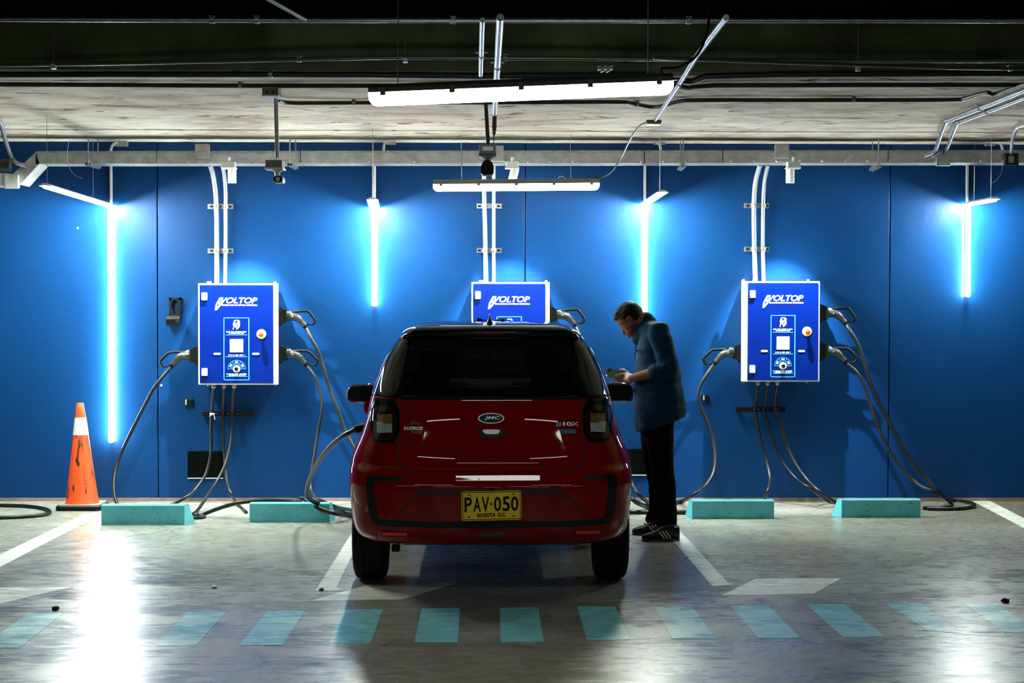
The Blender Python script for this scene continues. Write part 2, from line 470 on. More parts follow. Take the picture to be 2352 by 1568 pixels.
# hangers, hook, wiring
MB().tube([a + d * 0.12 + up * 0.03, a + d * 0.12 + Vector((0, 0.02, 0.40))], 0.0025, 6).build('suspension_wire', 'galv', root)
MB().tube([b - d * 0.10 + up * 0.03, b - d * 0.10 + Vector((0, 0.02, 0.38))], 0.0025, 6).build('suspension_wire', 'galv', root)
c = P(1390, 158, 7.28)
mbb = MB()
for k in range(5):
    mbb.obox(c + Vector((-0.024 + 0.012 * k, 0.0, 0.004 * (-1) ** k)), (0.007, 0, 0.002), (0, 0.012, 0), (0, 0.002, 0.009))
mbb.build('hanging_hook', 'white_plastic', root, label='bright crumpled metal hook')
MB().tube(catmull([b - d * 0.03 + up * 0.02, P(1520, 158, 7.3), P(1560, 154, 7.35), P(1600, 128, 7.4), P(1622, 80, 7.5), P(1630, 30, 7.6), Vector((P(1632, 20, 7.6).x, 7.6, 2.93))]), 0.006, 8).build('power_cable', 'cable', root, smooth=True)
root, a, b, d, up = batten([(995, 424), (1376, 421)], 13.25, 'far ceiling batten lamp, small and level, in front of the centre charger\'s pipes', dm='batten_far')
M2 = M['galv']
MB().tube([P(1060, 412, 13.25), P(1059, 330, 13.25), Vector((P(1059, 300, 13.25).x, 13.25, CZ))], 0.0022, 6).build('suspension_wire', 'galv', root)
MB().tube([P(1311, 412, 13.25), P(1310, 330, 13.25), Vector((P(1311, 300, 13.25).x, 13.25, CZ))], 0.0022, 6).build('suspension_wire', 'galv', root)
MB().tube([P(x, y, 13.25) for x, y in ((1282, 412), (1284, 406), (1292, 405), (1298, 410), (1290, 414), (1282, 412))], 0.003, 6).build('hanging_hook', 'white_plastic', root)
MB().tube(catmull([P(x, y, Y) for x, y, Y in ((1330, 412, 13.25), (1375, 408, 13.25), (1405, 393, 13.2), (1430, 355, 13.0), (1448, 318, 12.6), (1468, 290, 12.3), (1490, 278, 12.1))]), 0.006, 8).build('power_cable', 'cable', root, smooth=True)
# lamps of the same kind further back in the car park, behind the viewer; last two unseen, added to brighten the number plate
for k, (x, y) in enumerate([(-4.2, -2.5), (-1.4, -3.0), (1.5, -2.6), (4.4, -3.1), (-3.0, -6.2), (0.2, -6.6), (3.2, -6.2), (-1.7, 2.9), (1.9, 2.9)]):
    root = empty('batten', (x, y, 2.75), ['first', 'second', 'third', 'fourth', 'fifth', 'sixth', 'seventh', 'added unseen fill lamp, eighth', 'added unseen fill lamp, ninth'][k] + ' of the batten lamps hanging further back in the car park', 'ceiling lamp', 'batten lamps at the back of the car park')
    MB().box((x - 0.62, y - 0.06, 2.75), (x + 0.62, y + 0.06, 2.79)).build('housing', M['batten_back'], root)
    MB().box((x - 0.61, y - 0.05, 2.70), (x + 0.61, y + 0.05, 2.75), 0.015).build('diffuser', 'batten', root)
    for s_ in (-0.5, 0.5):
        MB().tube([(x + s_, y, 2.79), (x + s_, y, 2.915 if y > 0 else 3.4)], 0.003, 6).build('suspension_wire', 'galv', root)

# ================================================================ spotlights over the chargers
def spotlight(px, py, Y, aim, label, tilt=0.0, side=1):
    t = P(px, py, Y)                                    # top of the white can
    root = empty('spotlight', t, label, 'spotlight', 'white spotlights over the chargers')
    ax = Vector((math.sin(R(tilt)), 0, -math.cos(R(tilt))))
    MB().lathe([(0.031, 0), (0.033, 0.004), (0.033, 0.108), (0.028, 0.108), (0.026, 0.09)], t, ax, 20).build('spot_can', 'white_plastic', root, smooth=True)
    MB().lathe([(0.0, 0.088), (0.026, 0.088), (0.026, 0.0881)], t, ax, 20).build('lens', 'spot_lens', root)
    c = t + Vector((-0.022 * side, 0, 0.0))
    MB().box(c + Vector((-0.055, -0.05, 0.0)), c + Vector((0.055, 0.05, 0.012)), 0.003).build('mounting_plate', 'white_plastic', root)
    MB().box(c + Vector((-0.048, -0.045, 0.012)), c + Vector((0.048, 0.045, 0.055)), 0.004).build('driver_box', 'grey_plastic' if tilt == 0 else 'white_plastic', root)
    MB().tube([c + Vector((0, 0, 0.05)), c + Vector((0, 0, 0.09))], 0.01, 8).build('stem', 'white_plastic', root)
    ld = bpy.data.lights.new('spot_beam', 'SPOT'); ld.energy = W_SPOT; ld.spot_size = R(56); ld.spot_blend = 0.55
    ld.color = (0.88, 0.97, 1.0); ld.shadow_soft_size = 0.012
    lo = bpy.data.objects.new('spot_beam', ld); COL.objects.link(lo); lo.parent = root
    p = t + ax * 0.112; lo.location = p - wloc(root)
    dr = (Vector(aim) - p).normalized(); lo.rotation_euler = dr.to_track_quat('-Z', 'Y').to_euler()
    return root
SPY = 13.5
spotlight(533, 388, SPY, P(560, 745, 13.85), 'white spotlight can above the left charger', side=1)
spotlight(1815, 388, SPY, P(1800, 742, 13.85), 'white spotlight can above the right charger', side=-1)
spotlight(1183, 388, SPY, P(1170, 742, 13.85), 'tilted white spotlight can half hidden behind the far batten lamp', tilt=-14, side=1)

# ================================================================ cable trunking
TY0, TY1 = 13.56, 13.84
def band(pts, name, mat, y0, y1, root, inset=0.0, label=None):
    mb = MB()
    for i in range(len(pts) - 1):
        (a1, b1), (a2, b2) = pts[i], pts[i + 1]
        q = [P(*a1, TY0), P(*a2, TY0), P(*b2, TY0), P(*b1, TY0)]
        poly = [(v.x, v.z) for v in q]
        mb.prism(poly, lambda u, v, w: (u, y0 + w, v), y1 - y0)
    return mb.build(name, mat, root, label=label)
tr = empty('cable_trunking', P(1176, 375, 13.7), 'long galvanised steel cable trunking running along the whole wall, bent down at its left end', 'cable tray')
joins = [82, 360, 690, 1060, 1480, 1660, 2040, 2420]
for k in range(len(joins) - 1):
    x0, x1 = joins[k] + (0 if k == 0 else 1), joins[k + 1] - 1
    t0 = 349 - (x0 - 80) / 2300 * 2.5; t1 = 349 - (x1 - 80) / 2300 * 2.5
    band([((x0, t0), (x0, t0 + 27)), ((x1, t1), (x1, t1 + 27))], 'trunking_length', 'galv_dull', TY0, TY1, tr)
    band([((x0, t0 - 2), (x0, t0 + 2)), ((x1, t1 - 2), (x1, t1 + 2))], 'lid_lip', 'galv', TY0 - 0.006, TY0 + 0.004, tr)
band([((82, 349), (90, 376)), ((24, 405), (46, 424))], 'trunking_bend', 'galv_dull', TY0, TY1, tr)
band([((24, 398), (24, 426)), ((-90, 396), (-90, 426))], 'trunking_length', 'galv_dull', TY0, TY1, tr)
bolts = MB()
for x in range(120, 2360, 52):
    p = P(x, 372 - (x - 80) / 2300 * 2.5, TY0); bolts.lathe([(0.009, 0), (0.009, 0.004), (0.004, 0.009), (0, 0.009)], p, (0, -1, 0), 6)
    p2 = P(x + 20, 373 - (x - 80) / 2300 * 2.5, TY0 + 0.02); p2.z = P(x + 20, 376.5 - (x - 80) / 2300 * 2.5, TY0).z
    bolts.lathe([(0.006, 0), (0.006, 0.004), (0, 0.006)], p2 + Vector((0, 0.18, 0)), (0, 0, -1), 6)
bolts.build('bolts', 'galv', tr, kind='stuff')
def cover(x0, y0, x1, y1, label):
    a = P(x0, y1, TY0 - 0.02); b = P(x1, y0, TY0 - 0.02)
    r_ = empty('junction_box', ((a.x + b.x) / 2, TY0, a.z), label, 'junction box', 'plain junction boxes on the trunking')
    MB().box((a.x, TY0 - 0.03, a.z), (b.x, TY0 - 0.001, b.z), 0.006).build('box', 'galv_dull', r_)
    mb = MB()
    for u, v in ((0.1, 0.1), (0.9, 0.1), (0.1, 0.9), (0.9, 0.9)):
        mb.lathe([(0.005, 0), (0.005, 0.003), (0, 0.004)], (a.x + (b.x - a.x) * u, TY0 - 0.03, a.z + (b.z - a.z) * v), (0, -1, 0), 6)
    mb.build('screws', 'galv', r_, kind='stuff')
cover(448, 330, 482, 363, 'square grey junction box on the trunking above the left charger')
cover(1779, 331, 1812, 364, 'square grey junction box on the trunking above the right charger')
cover(1120, 334, 1157, 371, 'square grey junction box behind the camera in the middle of the trunking')
cover(2150, 352, 2183, 381, 'square grey junction box where two bent pipes meet the trunking on the right')
cover(10, 400, 43, 433, 'square grey junction box on the lowered left end of the trunking')
r_ = empty('junction_box', P(2320, 380, TY0), 'open dark grey junction box fed by a pipe at the far right of the trunking', 'junction box')
a = P(2307, 380, TY0 - 0.03); b = P(2338, 352, TY0 - 0.03)
mb = MB(); mb.box((a.x, TY0 - 0.012, a.z), (b.x, TY0 - 0.001, b.z))
for q in (((a.x, a.z), (b.x, a.z + 0.006)), ((a.x, b.z - 0.006), (b.x, b.z)), ((a.x, a.z), (a.x + 0.006, b.z)), ((b.x - 0.006, a.z), (b.x, b.z))):
    mb.box((q[0][0], TY0 - 0.05, q[0][1]), (q[1][0], TY0 - 0.012, q[1][1]))
mb.build('box', 'dark_pipe', r_)
MB().box((a.x + 0.03, TY0 - 0.035, a.z + 0.02), (b.x - 0.03, TY0 - 0.012, b.z - 0.02), 0.006).build('terminal_block', 'grey_plastic', r_)
# threaded rods with struts under the trunking
def rod_hanger(pxs, strut, label):
    x0 = P(pxs[0], 345, TY0 - 0.03).x
    root = empty('rod_hanger', (x0, TY0 - 0.03, CZ), label, 'hanger', 'threaded rod hangers carrying the trunking')
    zb = P(1176, 379, TY0).z - 0.012
    for i, p_ in enumerate(pxs):
        y = TY0 - 0.03 if i == 0 else TY1 + 0.03
        x = P(p_, 345, y).x
        MB().tube([(x, y, zb - 0.01), (x, y, CZ + 0.001)], 0.0055, 8).build('threaded_rod', 'galv', root)
        if i == 0: xa = x
        else: xb = x
        MB().lathe([(0.011, -0.005), (0.011, 0.004)], (x, y, zb + 0.028), (0, 0, 1), 6).build('nut', 'galv', root)
    mb = MB()
    xm = (xa + xb) / 2
    c0 = Vector((xa, TY0 - 0.05, zb)); c1 = Vector((xb, TY1 + 0.05, zb)); dd = (c1 - c0); n_ = dd.normalized(); s_ = n_.cross(Vector((0, 0, 1)))
    mb.obox((c0 + c1) / 2, dd / 2, s_ * 0.02, Vector((0, 0, 0.0015)))
    mb.obox((c0 + c1) / 2 + s_ * 0.02 + Vector((0, 0, 0.01)), dd / 2, s_ * 0.0015, Vector((0, 0, 0.01)))
    mb.obox((c0 + c1) / 2 - s_ * 0.02 + Vector((0, 0, 0.01)), dd / 2, s_ * 0.0015, Vector((0, 0, 0.01)))
    mb.build('strut', 'galv', root)
rod_hanger((203, 225), 1, 'threaded rod hanger near the bent left end of the trunking')
rod_hanger((666, 679), 1, 'threaded rod hanger just right of the square-headed camera')
rod_hanger((1569, 1563), 1, 'threaded rod hanger above and right of the man')
rod_hanger((2018, 2004), 1, 'threaded rod hanger right of the right charger')

# ================================================================ small boxes over the tube lamps, ceiling junction boxes
def small_box(x0, y0, x1, y1, Y, label, mat='grey_plastic', gooseneck=None):
    a = P(x0, y1, Y); b = P(x1, y0, Y)
    root = empty('junction_box', (a + b) / 2, label, 'junction box')
    MB().box((a.x, Y, a.z), (b.x, Y + 0.07, b.z), 0.004).build('box', mat, root)
    MB().box((a.x - 0.004, Y - 0.006, a.z - 0.004), (b.x + 0.004, Y, b.z + 0.004), 0.002).build('lid', mat, root)
    if gooseneck: MB().tube(catmull([P(*g) for g in gooseneck]), 0.011, 10).build('flexible_conduit', 'white_plastic', root, smooth=True)
    return root
small_box(263, 322, 291, 335, WY - 0.08, 'small grey junction box under the soffit above the cone\'s tube lamp', 'galv_dull', [(270, 326, 13.98), (259, 333, 13.98), (255, 343, 13.98), (253, 352, 13.98)])
small_box(889, 321, 908, 331, WY - 0.08, 'small yellowed junction box under the soffit left of the red car', 'galv_dull', [(893, 325, 13.98), (885, 326, 13.98), (882, 336, 13.98), (881, 350, 13.98)])
small_box(1503, 320, 1527, 331, WY - 0.08, 'small junction box under the soffit above the man', 'galv_dull', [(1507, 326, 13.98), (1514, 330, 13.98), (1517, 340, 13.98), (1518, 352, 13.98)])
small_box(2266, 322, 2284, 334, WY - 0.08, 'small junction box under the soffit at the far right', 'galv_dull', [(2276, 328, 13.98), (2290, 323, 13.98), (2300, 333, 13.98), (2304, 352, 13.98)])

# ================================================================ cameras
# left camera: ceiling box, drop pipe, box, square head
YC = 10.42
root = empty('security_camera', P(638, 400, YC), 'security camera with a square black head on a long drop pipe', 'camera')
p0 = P(634, 222, YC); xx = p0.x
MB().tube([(P(633, 224, YC).x, YC, CZ), P(637, 362, YC)], 0.0125, 12).build('drop_pipe', M['galv'], root, smooth=True)
c = P(634, 388, YC); dn = P(638, 367, YC)
mb = MB(); q0 = P(609, 388, YC - 0.06); q1 = P(648, 367, YC - 0.06)
mb.box((q0.x, YC - 0.06, q0.z + 0.012), (q1.x, YC + 0.09, q1.z), 0.004); mb.build('box', M['camera_box'] if 'camera_box' in M else simple('khaki_grey_box', (0.22, 0.24, 0.19), 0.5), root)
MB().box((q0.x - 0.005, YC - 0.065, q0.z), (q1.x + 0.005, YC + 0.095, q0.z + 0.011), 0.003).build('box_lid', 'white_plastic', root)
cc = P(637, 392, YC)
MB().lathe([(0.04, 0.004), (0.035, -0.006), (0.018, -0.014), (0.014, -0.035)], (cc.x, YC, q0.z), (0, 0, 1), 16).build('ball_mount', 'white_plastic', root, smooth=True)
h0 = P(627, 419, YC - 0.07); h1 = P(649, 403, YC - 0.07)
MB().box((h0.x, YC - 0.06, h0.z), (h1.x, YC + 0.08, h1.z), 0.012).build('camera_body', 'grey_plastic', root)
MB().prism(rrect(h0.x + 0.002, h0.z + 0.002, h1.x - 0.002, h1.z - 0.002, 0.014), lambda u, v, w_: (u, YC - 0.066 + w_, v), 0.01).build('lens_face', 'black_plastic', root)
MB().lathe([(0.012, 0), (0.014, 0.004), (0.0, 0.004)], ((h0.x + h1.x) / 2, YC - 0.066, (h0.z + h1.z) / 2), (0, -1, 0), 16).build('lens', simple('camera_lens_glass', (0.004, 0.004, 0.006), 0.1, coat=1.0), root)
# ceiling box at its head
root = empty('junction_box', P(621, 218, 10.35), 'olive square conduit box on the soffit at the head of the left camera pipe', 'junction box')
q0 = P(602, 218, 10.30); q1 = P(639, 197, 10.30)
MB().box((q0.x, 10.30, q0.z), (q1.x, 10.46, CZ), 0.003).build('box', simple('olive_box', (0.10, 0.12, 0.08), 0.5), root)
MB().box((q0.x - 0.004, 10.295, q0.z - 0.008), (q1.x + 0.004, 10.465, q0.z), 0.002).build('lid', 'white_plastic', root)
for s_ in (0.3, 0.7):
    MB().lathe([(0.006, 0), (0.006, 0.002)], (q0.x + (q1.x - q0.x) * s_, 10.30, q0.z + 0.018), (0, -1, 0), 8).build('knockout', 'black_plastic', root)
# middle camera
YM = 10.45
root = empty('security_camera', P(1120, 380, YM), 'security camera with a rounded black head, hanging above the centre charger', 'camera')
MB().tube([Vector((P(1114, 205, YM).x, YM, CZ)), P(1121, 334, YM)], 0.0125, 12).build('drop_pipe', M['dark_pipe'], root, smooth=True)
q0 = P(1100, 352, YM - 0.05); q1 = P(1139, 332, YM - 0.05)
MB().box((q0.x, YM - 0.05, q0.z), (q1.x, YM + 0.07, q1.z), 0.004).build('box', 'grey_plastic', root)
MB().box((q0.x + 0.02, YM - 0.056, q0.z + 0.014), (q1.x - 0.014, YM - 0.05, q1.z - 0.01), 0.002).build('clear_window', 'galv', root)
MB().box((q0.x - 0.003, YM - 0.055, q0.z - 0.016), (q1.x + 0.003, YM + 0.075, q0.z), 0.003).build('box_lid', simple('olive_lid', (0.16, 0.18, 0.13), 0.5), root)
cc = (q0.x + q1.x) / 2
MB().lathe([(0.046, 0.0), (0.04, -0.008), (0.02, -0.016), (0.012, -0.03), (0.018, -0.045)], (cc, YM, q0.z - 0.016), (0, 0, 1), 16).build('ball_mount', 'grey_plastic', root, smooth=True)
zt = P(1122, 369, YM).z; zb_ = P(1122, 403, YM).z; hw = 0.038
MB().prism([(cc - 0.012, zt), (cc - 0.03, zt - 0.018), (cc - hw, zt - 0.04), (cc - hw, zb_ + 0.012), (cc - 0.028, zb_), (cc + 0.028, zb_), (cc + hw, zb_ + 0.012), (cc + hw, zt - 0.04), (cc + 0.03, zt - 0.018), (cc + 0.012, zt)],
           lambda u, v, w_: (u, YM - 0.07 + w_, v), 0.12).build('camera_body', 'black_plastic', root)

# ================================================================ pipes and conduits
def pipe(name, pts, r, mat, label, cat='pipe', group=None, clamps=(), n=12):
    q = [Vector(p) if len(p) == 3 and isinstance(p, Vector) else P(*p) for p in pts]
    mid = q[len(q) // 2]
    root = empty(name, mid, label, cat, group)
    MB().tube(q, r, n).build('pipe_run', mat, root, smooth=True)
    for c_ in clamps:
        i = min(int(c_ * (len(q) - 1)), len(q) - 2); f = c_ * (len(q) - 1) - i
        p_ = q[i] + (q[i + 1] - q[i]) * f; d_ = (q[i + 1] - q[i]).normalized()
        MB().lathe([(r + 0.001, -0.012), (r + 0.005, -0.010), (r + 0.005, 0.010), (r + 0.001, 0.012)], p_, d_, 12).build('coupling', 'galv', root)
        MB().obox(p_ + Vector((0, 0, r + 0.004)), d_ * 0.012, d_.cross(Vector((0, 0, 1))) * (r + 0.018), Vector((0, 0, 0.002))).build('clamp', 'galv', root)
    return root
def CP(px, py, dz=0.0):           # point hanging dz under the soffit
    return F(px, py, CZ - dz)
pipe('conduit', [F(-150, 44, 2.90), F(700, 46.5, 2.90), F(1600, 47, 2.90), F(2500, 47.5, 2.90)], 0.012, M['galv'], 'shiny steel conduit along the lower edge of the black beam', group=None, clamps=(0.25, 0.29, 0.46, 0.66))
pipe('conduit', [F(-150, 152, 2.895), F(300, 145, 2.895), F(900, 132, 2.895), F(1300, 134, 2.895), F(1900, 140, 2.895), F(2500, 139, 2.895)], 0.011, M['galv_dark'] if 'galv_dark' in M else simple('tarnished_conduit', (0.16, 0.18, 0.17), 0.35, 0.8), 'tarnished conduit strung across in front of the dark slab edge', clamps=(0.33, 0.53))
pipe('conduit', [F(1500, 133, 2.86), F(1900, 147, 2.86), F(2200, 156, 2.86), F(2500, 160, 2.86)], 0.010, M['galv_dark'] if 'galv_dark' in M else bpy.data.materials['tarnished_conduit'], 'thin conduit sagging towards the upper right corner', clamps=(0.8,))
for px_, yy in ((123, 150), (931, 135), (1971, 155)):
    a = F(px_, yy, 2.89)
    r_ = empty('rod_hanger', (a.x, a.y, 3.4), {123: 'thin rod hanging the tarnished conduit at the far left', 931: 'thin rod hanging the tarnished conduit left of the near batten', 1971: 'thin rod hanging the tarnished conduit at the right'}[px_], 'hanger')
    MB().tube([(a.x, a.y, 2.885), (a.x, a.y, 3.405)], 0.004, 6).build('threaded_rod', 'galv', r_)
    MB().box((a.x - 0.012, a.y - 0.02, 2.87), (a.x + 0.012, a.y + 0.02, 2.90), 0.002).build('clamp', 'galv', r_)
dk = simple('greenish_black_conduit', (0.022, 0.03, 0.024), 0.45, 0.2)
pipe('conduit', [CP(-150, 172, .02), CP(600, 171, .02), CP(870, 172, .02), CP(1100, 174, .02), CP(1480, 172, .02), CP(1545, 185, .03), CP(1590, 186, .03), CP(1620, 175, .02), CP(1800, 171, .02), CP(2500, 168, .02)], 0.017, dk, 'upper dark conduit running under the soffit, dipping past the diagonal pipe', clamps=(0.12,))
pipe('conduit', [CP(-150, 193, .02), CP(360, 196, .02), CP(600, 197, .02), CP(870, 197, .02), CP(1500, 198, .02), CP(1545, 195, .035), CP(1580, 202, .035), CP(1600, 199, .02), CP(1640, 196, .02), CP(2000, 195, .02), CP(2500, 195, .02)], 0.014, dk, 'middle dark conduit running under the soffit through the olive box', clamps=(0.18,))
pipe('conduit', catmull([CP(640, 229, .03), CP(665, 236, .03), CP(800, 236, .02), CP(1200, 235, .02), CP(1410, 234, .02), CP(1450, 237, .02), CP(1490, 245, .03), CP(1520, 244, .035), CP(1560, 233, .02), CP(1620, 230, .02), CP(1900, 230, .02), CP(2180, 229, .02), CP(2215, 226, .02), CP(2245, 217, .02), CP(2270, 213, .03), CP(2285, 216, .03), CP(2340, 198, .03), CP(2400, 178, .03)], 6), 0.013, dk, 'lower dark conduit under the soffit, kinked over the diagonal pipe', clamps=(0.12, 0.31, 0.6))
# two shiny pipes bending down to the trunking at the right
pipe('bent_pipe', catmull([CP(2420, 178, .03), CP(2352, 208, .03), CP(2200, 268, .03), CP(2178, 276, .03), CP(2172, 281, .03), P(2158, 318, 13.1), P(2150, 342, 13.45), P(2142, 350, 13.5), P(2122, 357, 13.53)], 6), 0.016, 'galv', 'left one of the two shiny bent pipes dropping to the trunking at the right', clamps=(0.2,))
pipe('bent_pipe', catmull([CP(2440, 190, .03), CP(2360, 222, .03), CP(2220, 274, .03), CP(2205, 279, .03), CP(2198, 285, .03), P(2182, 325, 13.2), P(2172, 345, 13.5), P(2160, 351, 13.5), P(2140, 358, 13.53)], 6), 0.014, 'galv', 'right one of the two shiny bent pipes dropping to the trunking at the right', clamps=(0.2,))
pipe('bent_pipe', catmull([CP(-80, 215, .03), CP(-20, 258, .03), CP(0, 280, .03), P(12, 320, 13.0), P(24, 355, 13.48), P(36, 373, 13.5), P(60, 381, 13.53)], 6), 0.016, 'galv', 'shiny bent pipe dropping to the trunking at the far left edge')
pipe('bent_pipe', catmull([CP(2440, 262, .03), CP(2360, 286, .03), CP(2336, 293, .03), P(2326, 318, 13.1), P(2322, 352, 13.53)], 6), 0.013, 'galv_dull', 'dull pipe bending down into the open junction box at the far right')
# pipes running away from the viewer in the middle
pz = 2.86
pipe('straight_pipe', [F(1108, 46, pz), F(1104, 172, pz)], 0.012, 'galv', 'thinner of the two steel pipes crossing the dark slab edge in the middle', clamps=(0.6,))
r_ = pipe('straight_pipe', [F(1149, 40, pz), F(1140, 190, pz), F(1136, 262, pz)], 0.017, 'galv', 'thicker steel pipe running away from the viewer behind the near batten', clamps=(0.35, 0.5))
pe = F(1136, 262, pz); d_ = (P(1134, 330, 11.46) - pe).normalized(); L_ = (P(1134, 330, 11.46) - pe).length
r_ = empty('cable_gland', pe, 'dark rust-red cable grip hanging from the end of the thicker steel pipe', 'cable grip')
MB().lathe([(0.019, 0), (0.019, L_ * .06), (0.015, L_ * .08), (0.015, L_ * .42), (0.018, L_ * .44), (0.012, L_ * .48), (0.017, L_ * .52), (0.010, L_ * .58), (0.013, L_ * .64), (0.004, L_ * .75), (0.003, L_)], pe, d_, 14).build('grip_body', simple('rust_red_grip', (0.07, 0.02, 0.012), 0.6), r_, smooth=True)
pipe('straight_pipe', [F(1668, 40, 2.84), F(1600, 128, 2.84), F(1556, 200, 2.84), F(1504, 276, 2.84)], 0.014, 'galv', 'steel pipe running diagonally past the right end of the near batten', clamps=(0.62,))
e_ = F(1501, 280, 2.83)
r_ = empty('junction_box', e_, 'small flat grey box at the foot of the diagonal pipe', 'junction box')
MB().box(e_ + Vector((-0.05, -0.04, -0.012)), e_ + Vector((0.05, 0.05, 0.012)), 0.003).build('box', simple('olive_small_box', (0.10, 0.12, 0.09), 0.5), r_)
MB().box(e_ + Vector((-0.045, -0.042, -0.02)), e_ + Vector((0.045, 0.045, -0.012)), 0.002).build('lid', 'white_plastic', r_)
r_ = pipe('straight_pipe', [F(600, -12, 2.87), F(700, 44, 2.87)], 0.010, dk, 'faint dark pipe slanting across the black beam at the top')

# ================================================================ conduits above each charger, with strut clamps
def riser(points, r, label):
    return pipe('conduit_riser', catmull([P(*p) for p in points], 6), r, 'riser', label, group='white conduit risers above the chargers')
M['riser'] = simple('pale_grey_conduit', (0.30, 0.31, 0.33), 0.36, 0.2)
RY = 14.0
riser([(482, 378, 13.75), (489, 400, 13.93), (495, 440, RY), (497, 480, RY), (498, 560, RY), (498, 653, RY)], 0.019, 'thicker left riser conduit above the left charger')
riser([(510, 378, 13.75), (515, 400, 13.93), (518, 440, RY), (518, 480, RY), (518, 560, RY), (517, 653, RY)], 0.0155, 'thinner right riser conduit above the left charger')
riser([(1112, 378, 13.9), (1112, 420, RY), (1113, 480, RY), (1115, 560, RY), (1116, 650, RY)], 0.018, 'thicker left riser conduit above the centre charger')
riser([(1134, 378, 13.9), (1134, 420, RY), (1134, 480, RY), (1134, 560, RY), (1134, 650, RY)], 0.0145, 'thinner right riser conduit above the centre charger')
riser([(1746, 378, 13.75), (1736, 415, 13.95), (1732, 460, RY), (1732, 520, RY), (1733, 580, RY), (1735, 648, RY)], 0.019, 'thicker left riser conduit above the right charger')
riser([(1764, 378, 13.75), (1756, 415, 13.95), (1753, 460, RY), (1752, 520, RY), (1752, 580, RY), (1754, 648, RY)], 0.0155, 'thinner right riser conduit above the right charger')
def strut_clip(x0, x1, y, holes, label):
    a = P(x0, y + 5.5, 14.02); b = P(x1, y - 5.5, 14.02)
    root = empty('strut_clamp', (a + b) / 2, label, 'clamp', 'strut clamps across the riser conduits')
    mb = MB()
    mb.box((a.x, 14.02, a.z), (b.x, WY, b.z))
    mb.build('strut', 'galv', root)
    MB().box((a.x, 14.012, a.z), (b.x, 14.02, a.z + 0.008)).build('strut_lip', 'galv', root)
    MB().box((a.x, 14.012, b.z - 0.008), (b.x, 14.02, b.z)).build('strut_lip', 'galv', root)
    for h_ in holes:
        c_ = P(h_, y, 14.012)
        MB().box((c_.x - 0.012, 14.0185, c_.z - 0.007), (c_.x + 0.012, 14.0205, c_.z + 0.007)).build('slot', 'black_plastic', root)
    return root
for (x0, x1, ys, hs, risers, nm) in ((477, 534, (474, 576), (486, 528), (498, 518), 'left'), (1095, 1152, (473, 575), (1101, 1145), (1114, 1134), 'centre'), (1711, 1767, (472, 572), (1718, 1761), (1733, 1753), 'right')):
    for y, w_ in zip(ys, ('upper', 'lower')):
        root = strut_clip(x0, x1, y, hs, w_ + ' strut clamp holding the conduits above the ' + nm + ' charger')
        for rx in risers:
            c_ = P(rx, y, RY)
            MB().lathe([(0.021, -0.014), (0.023, -0.010), (0.023, 0.010), (0.021, 0.014)], c_, (0, 0, 1), 16).build('pipe_strap', 'galv', root, smooth=True)
            MB().box((c_.x - 0.006, 13.965, c_.z - 0.01), (c_.x + 0.006, 13.985, c_.z + 0.01), 0.002).build('strap_bolt', 'galv', root)

# dangling ends and the dark pipe stub at the left edge
def loose(pts, label):
    q = [P(*a) for a in pts]; r_ = empty('loose_wire', q[0], label, 'wire')
    MB().tube(catmull(q, 6), 0.0022, 6).build('wire', 'galv', r_, smooth=True)
loose([(160, 318, 13.2), (155, 345, 13.2), (156, 372, 13.2), (163, 392, 13.2), (175, 404, 13.2), (189, 409, 13.2)], 'thin loose wire end curling above the cone\'s tube lamp')
loose([(2303, 378, 13.5), (2300, 396, 13.5), (2292, 410, 13.5), (2280, 420, 13.5)], 'thin loose wire end curling above the far right tube lamp')
pipe('large_pipe', [P(-160, 381, 13.92), P(24, 380, 13.92)], 0.05, dk, 'stub of large dark pipe at the left edge behind the trunking bend')
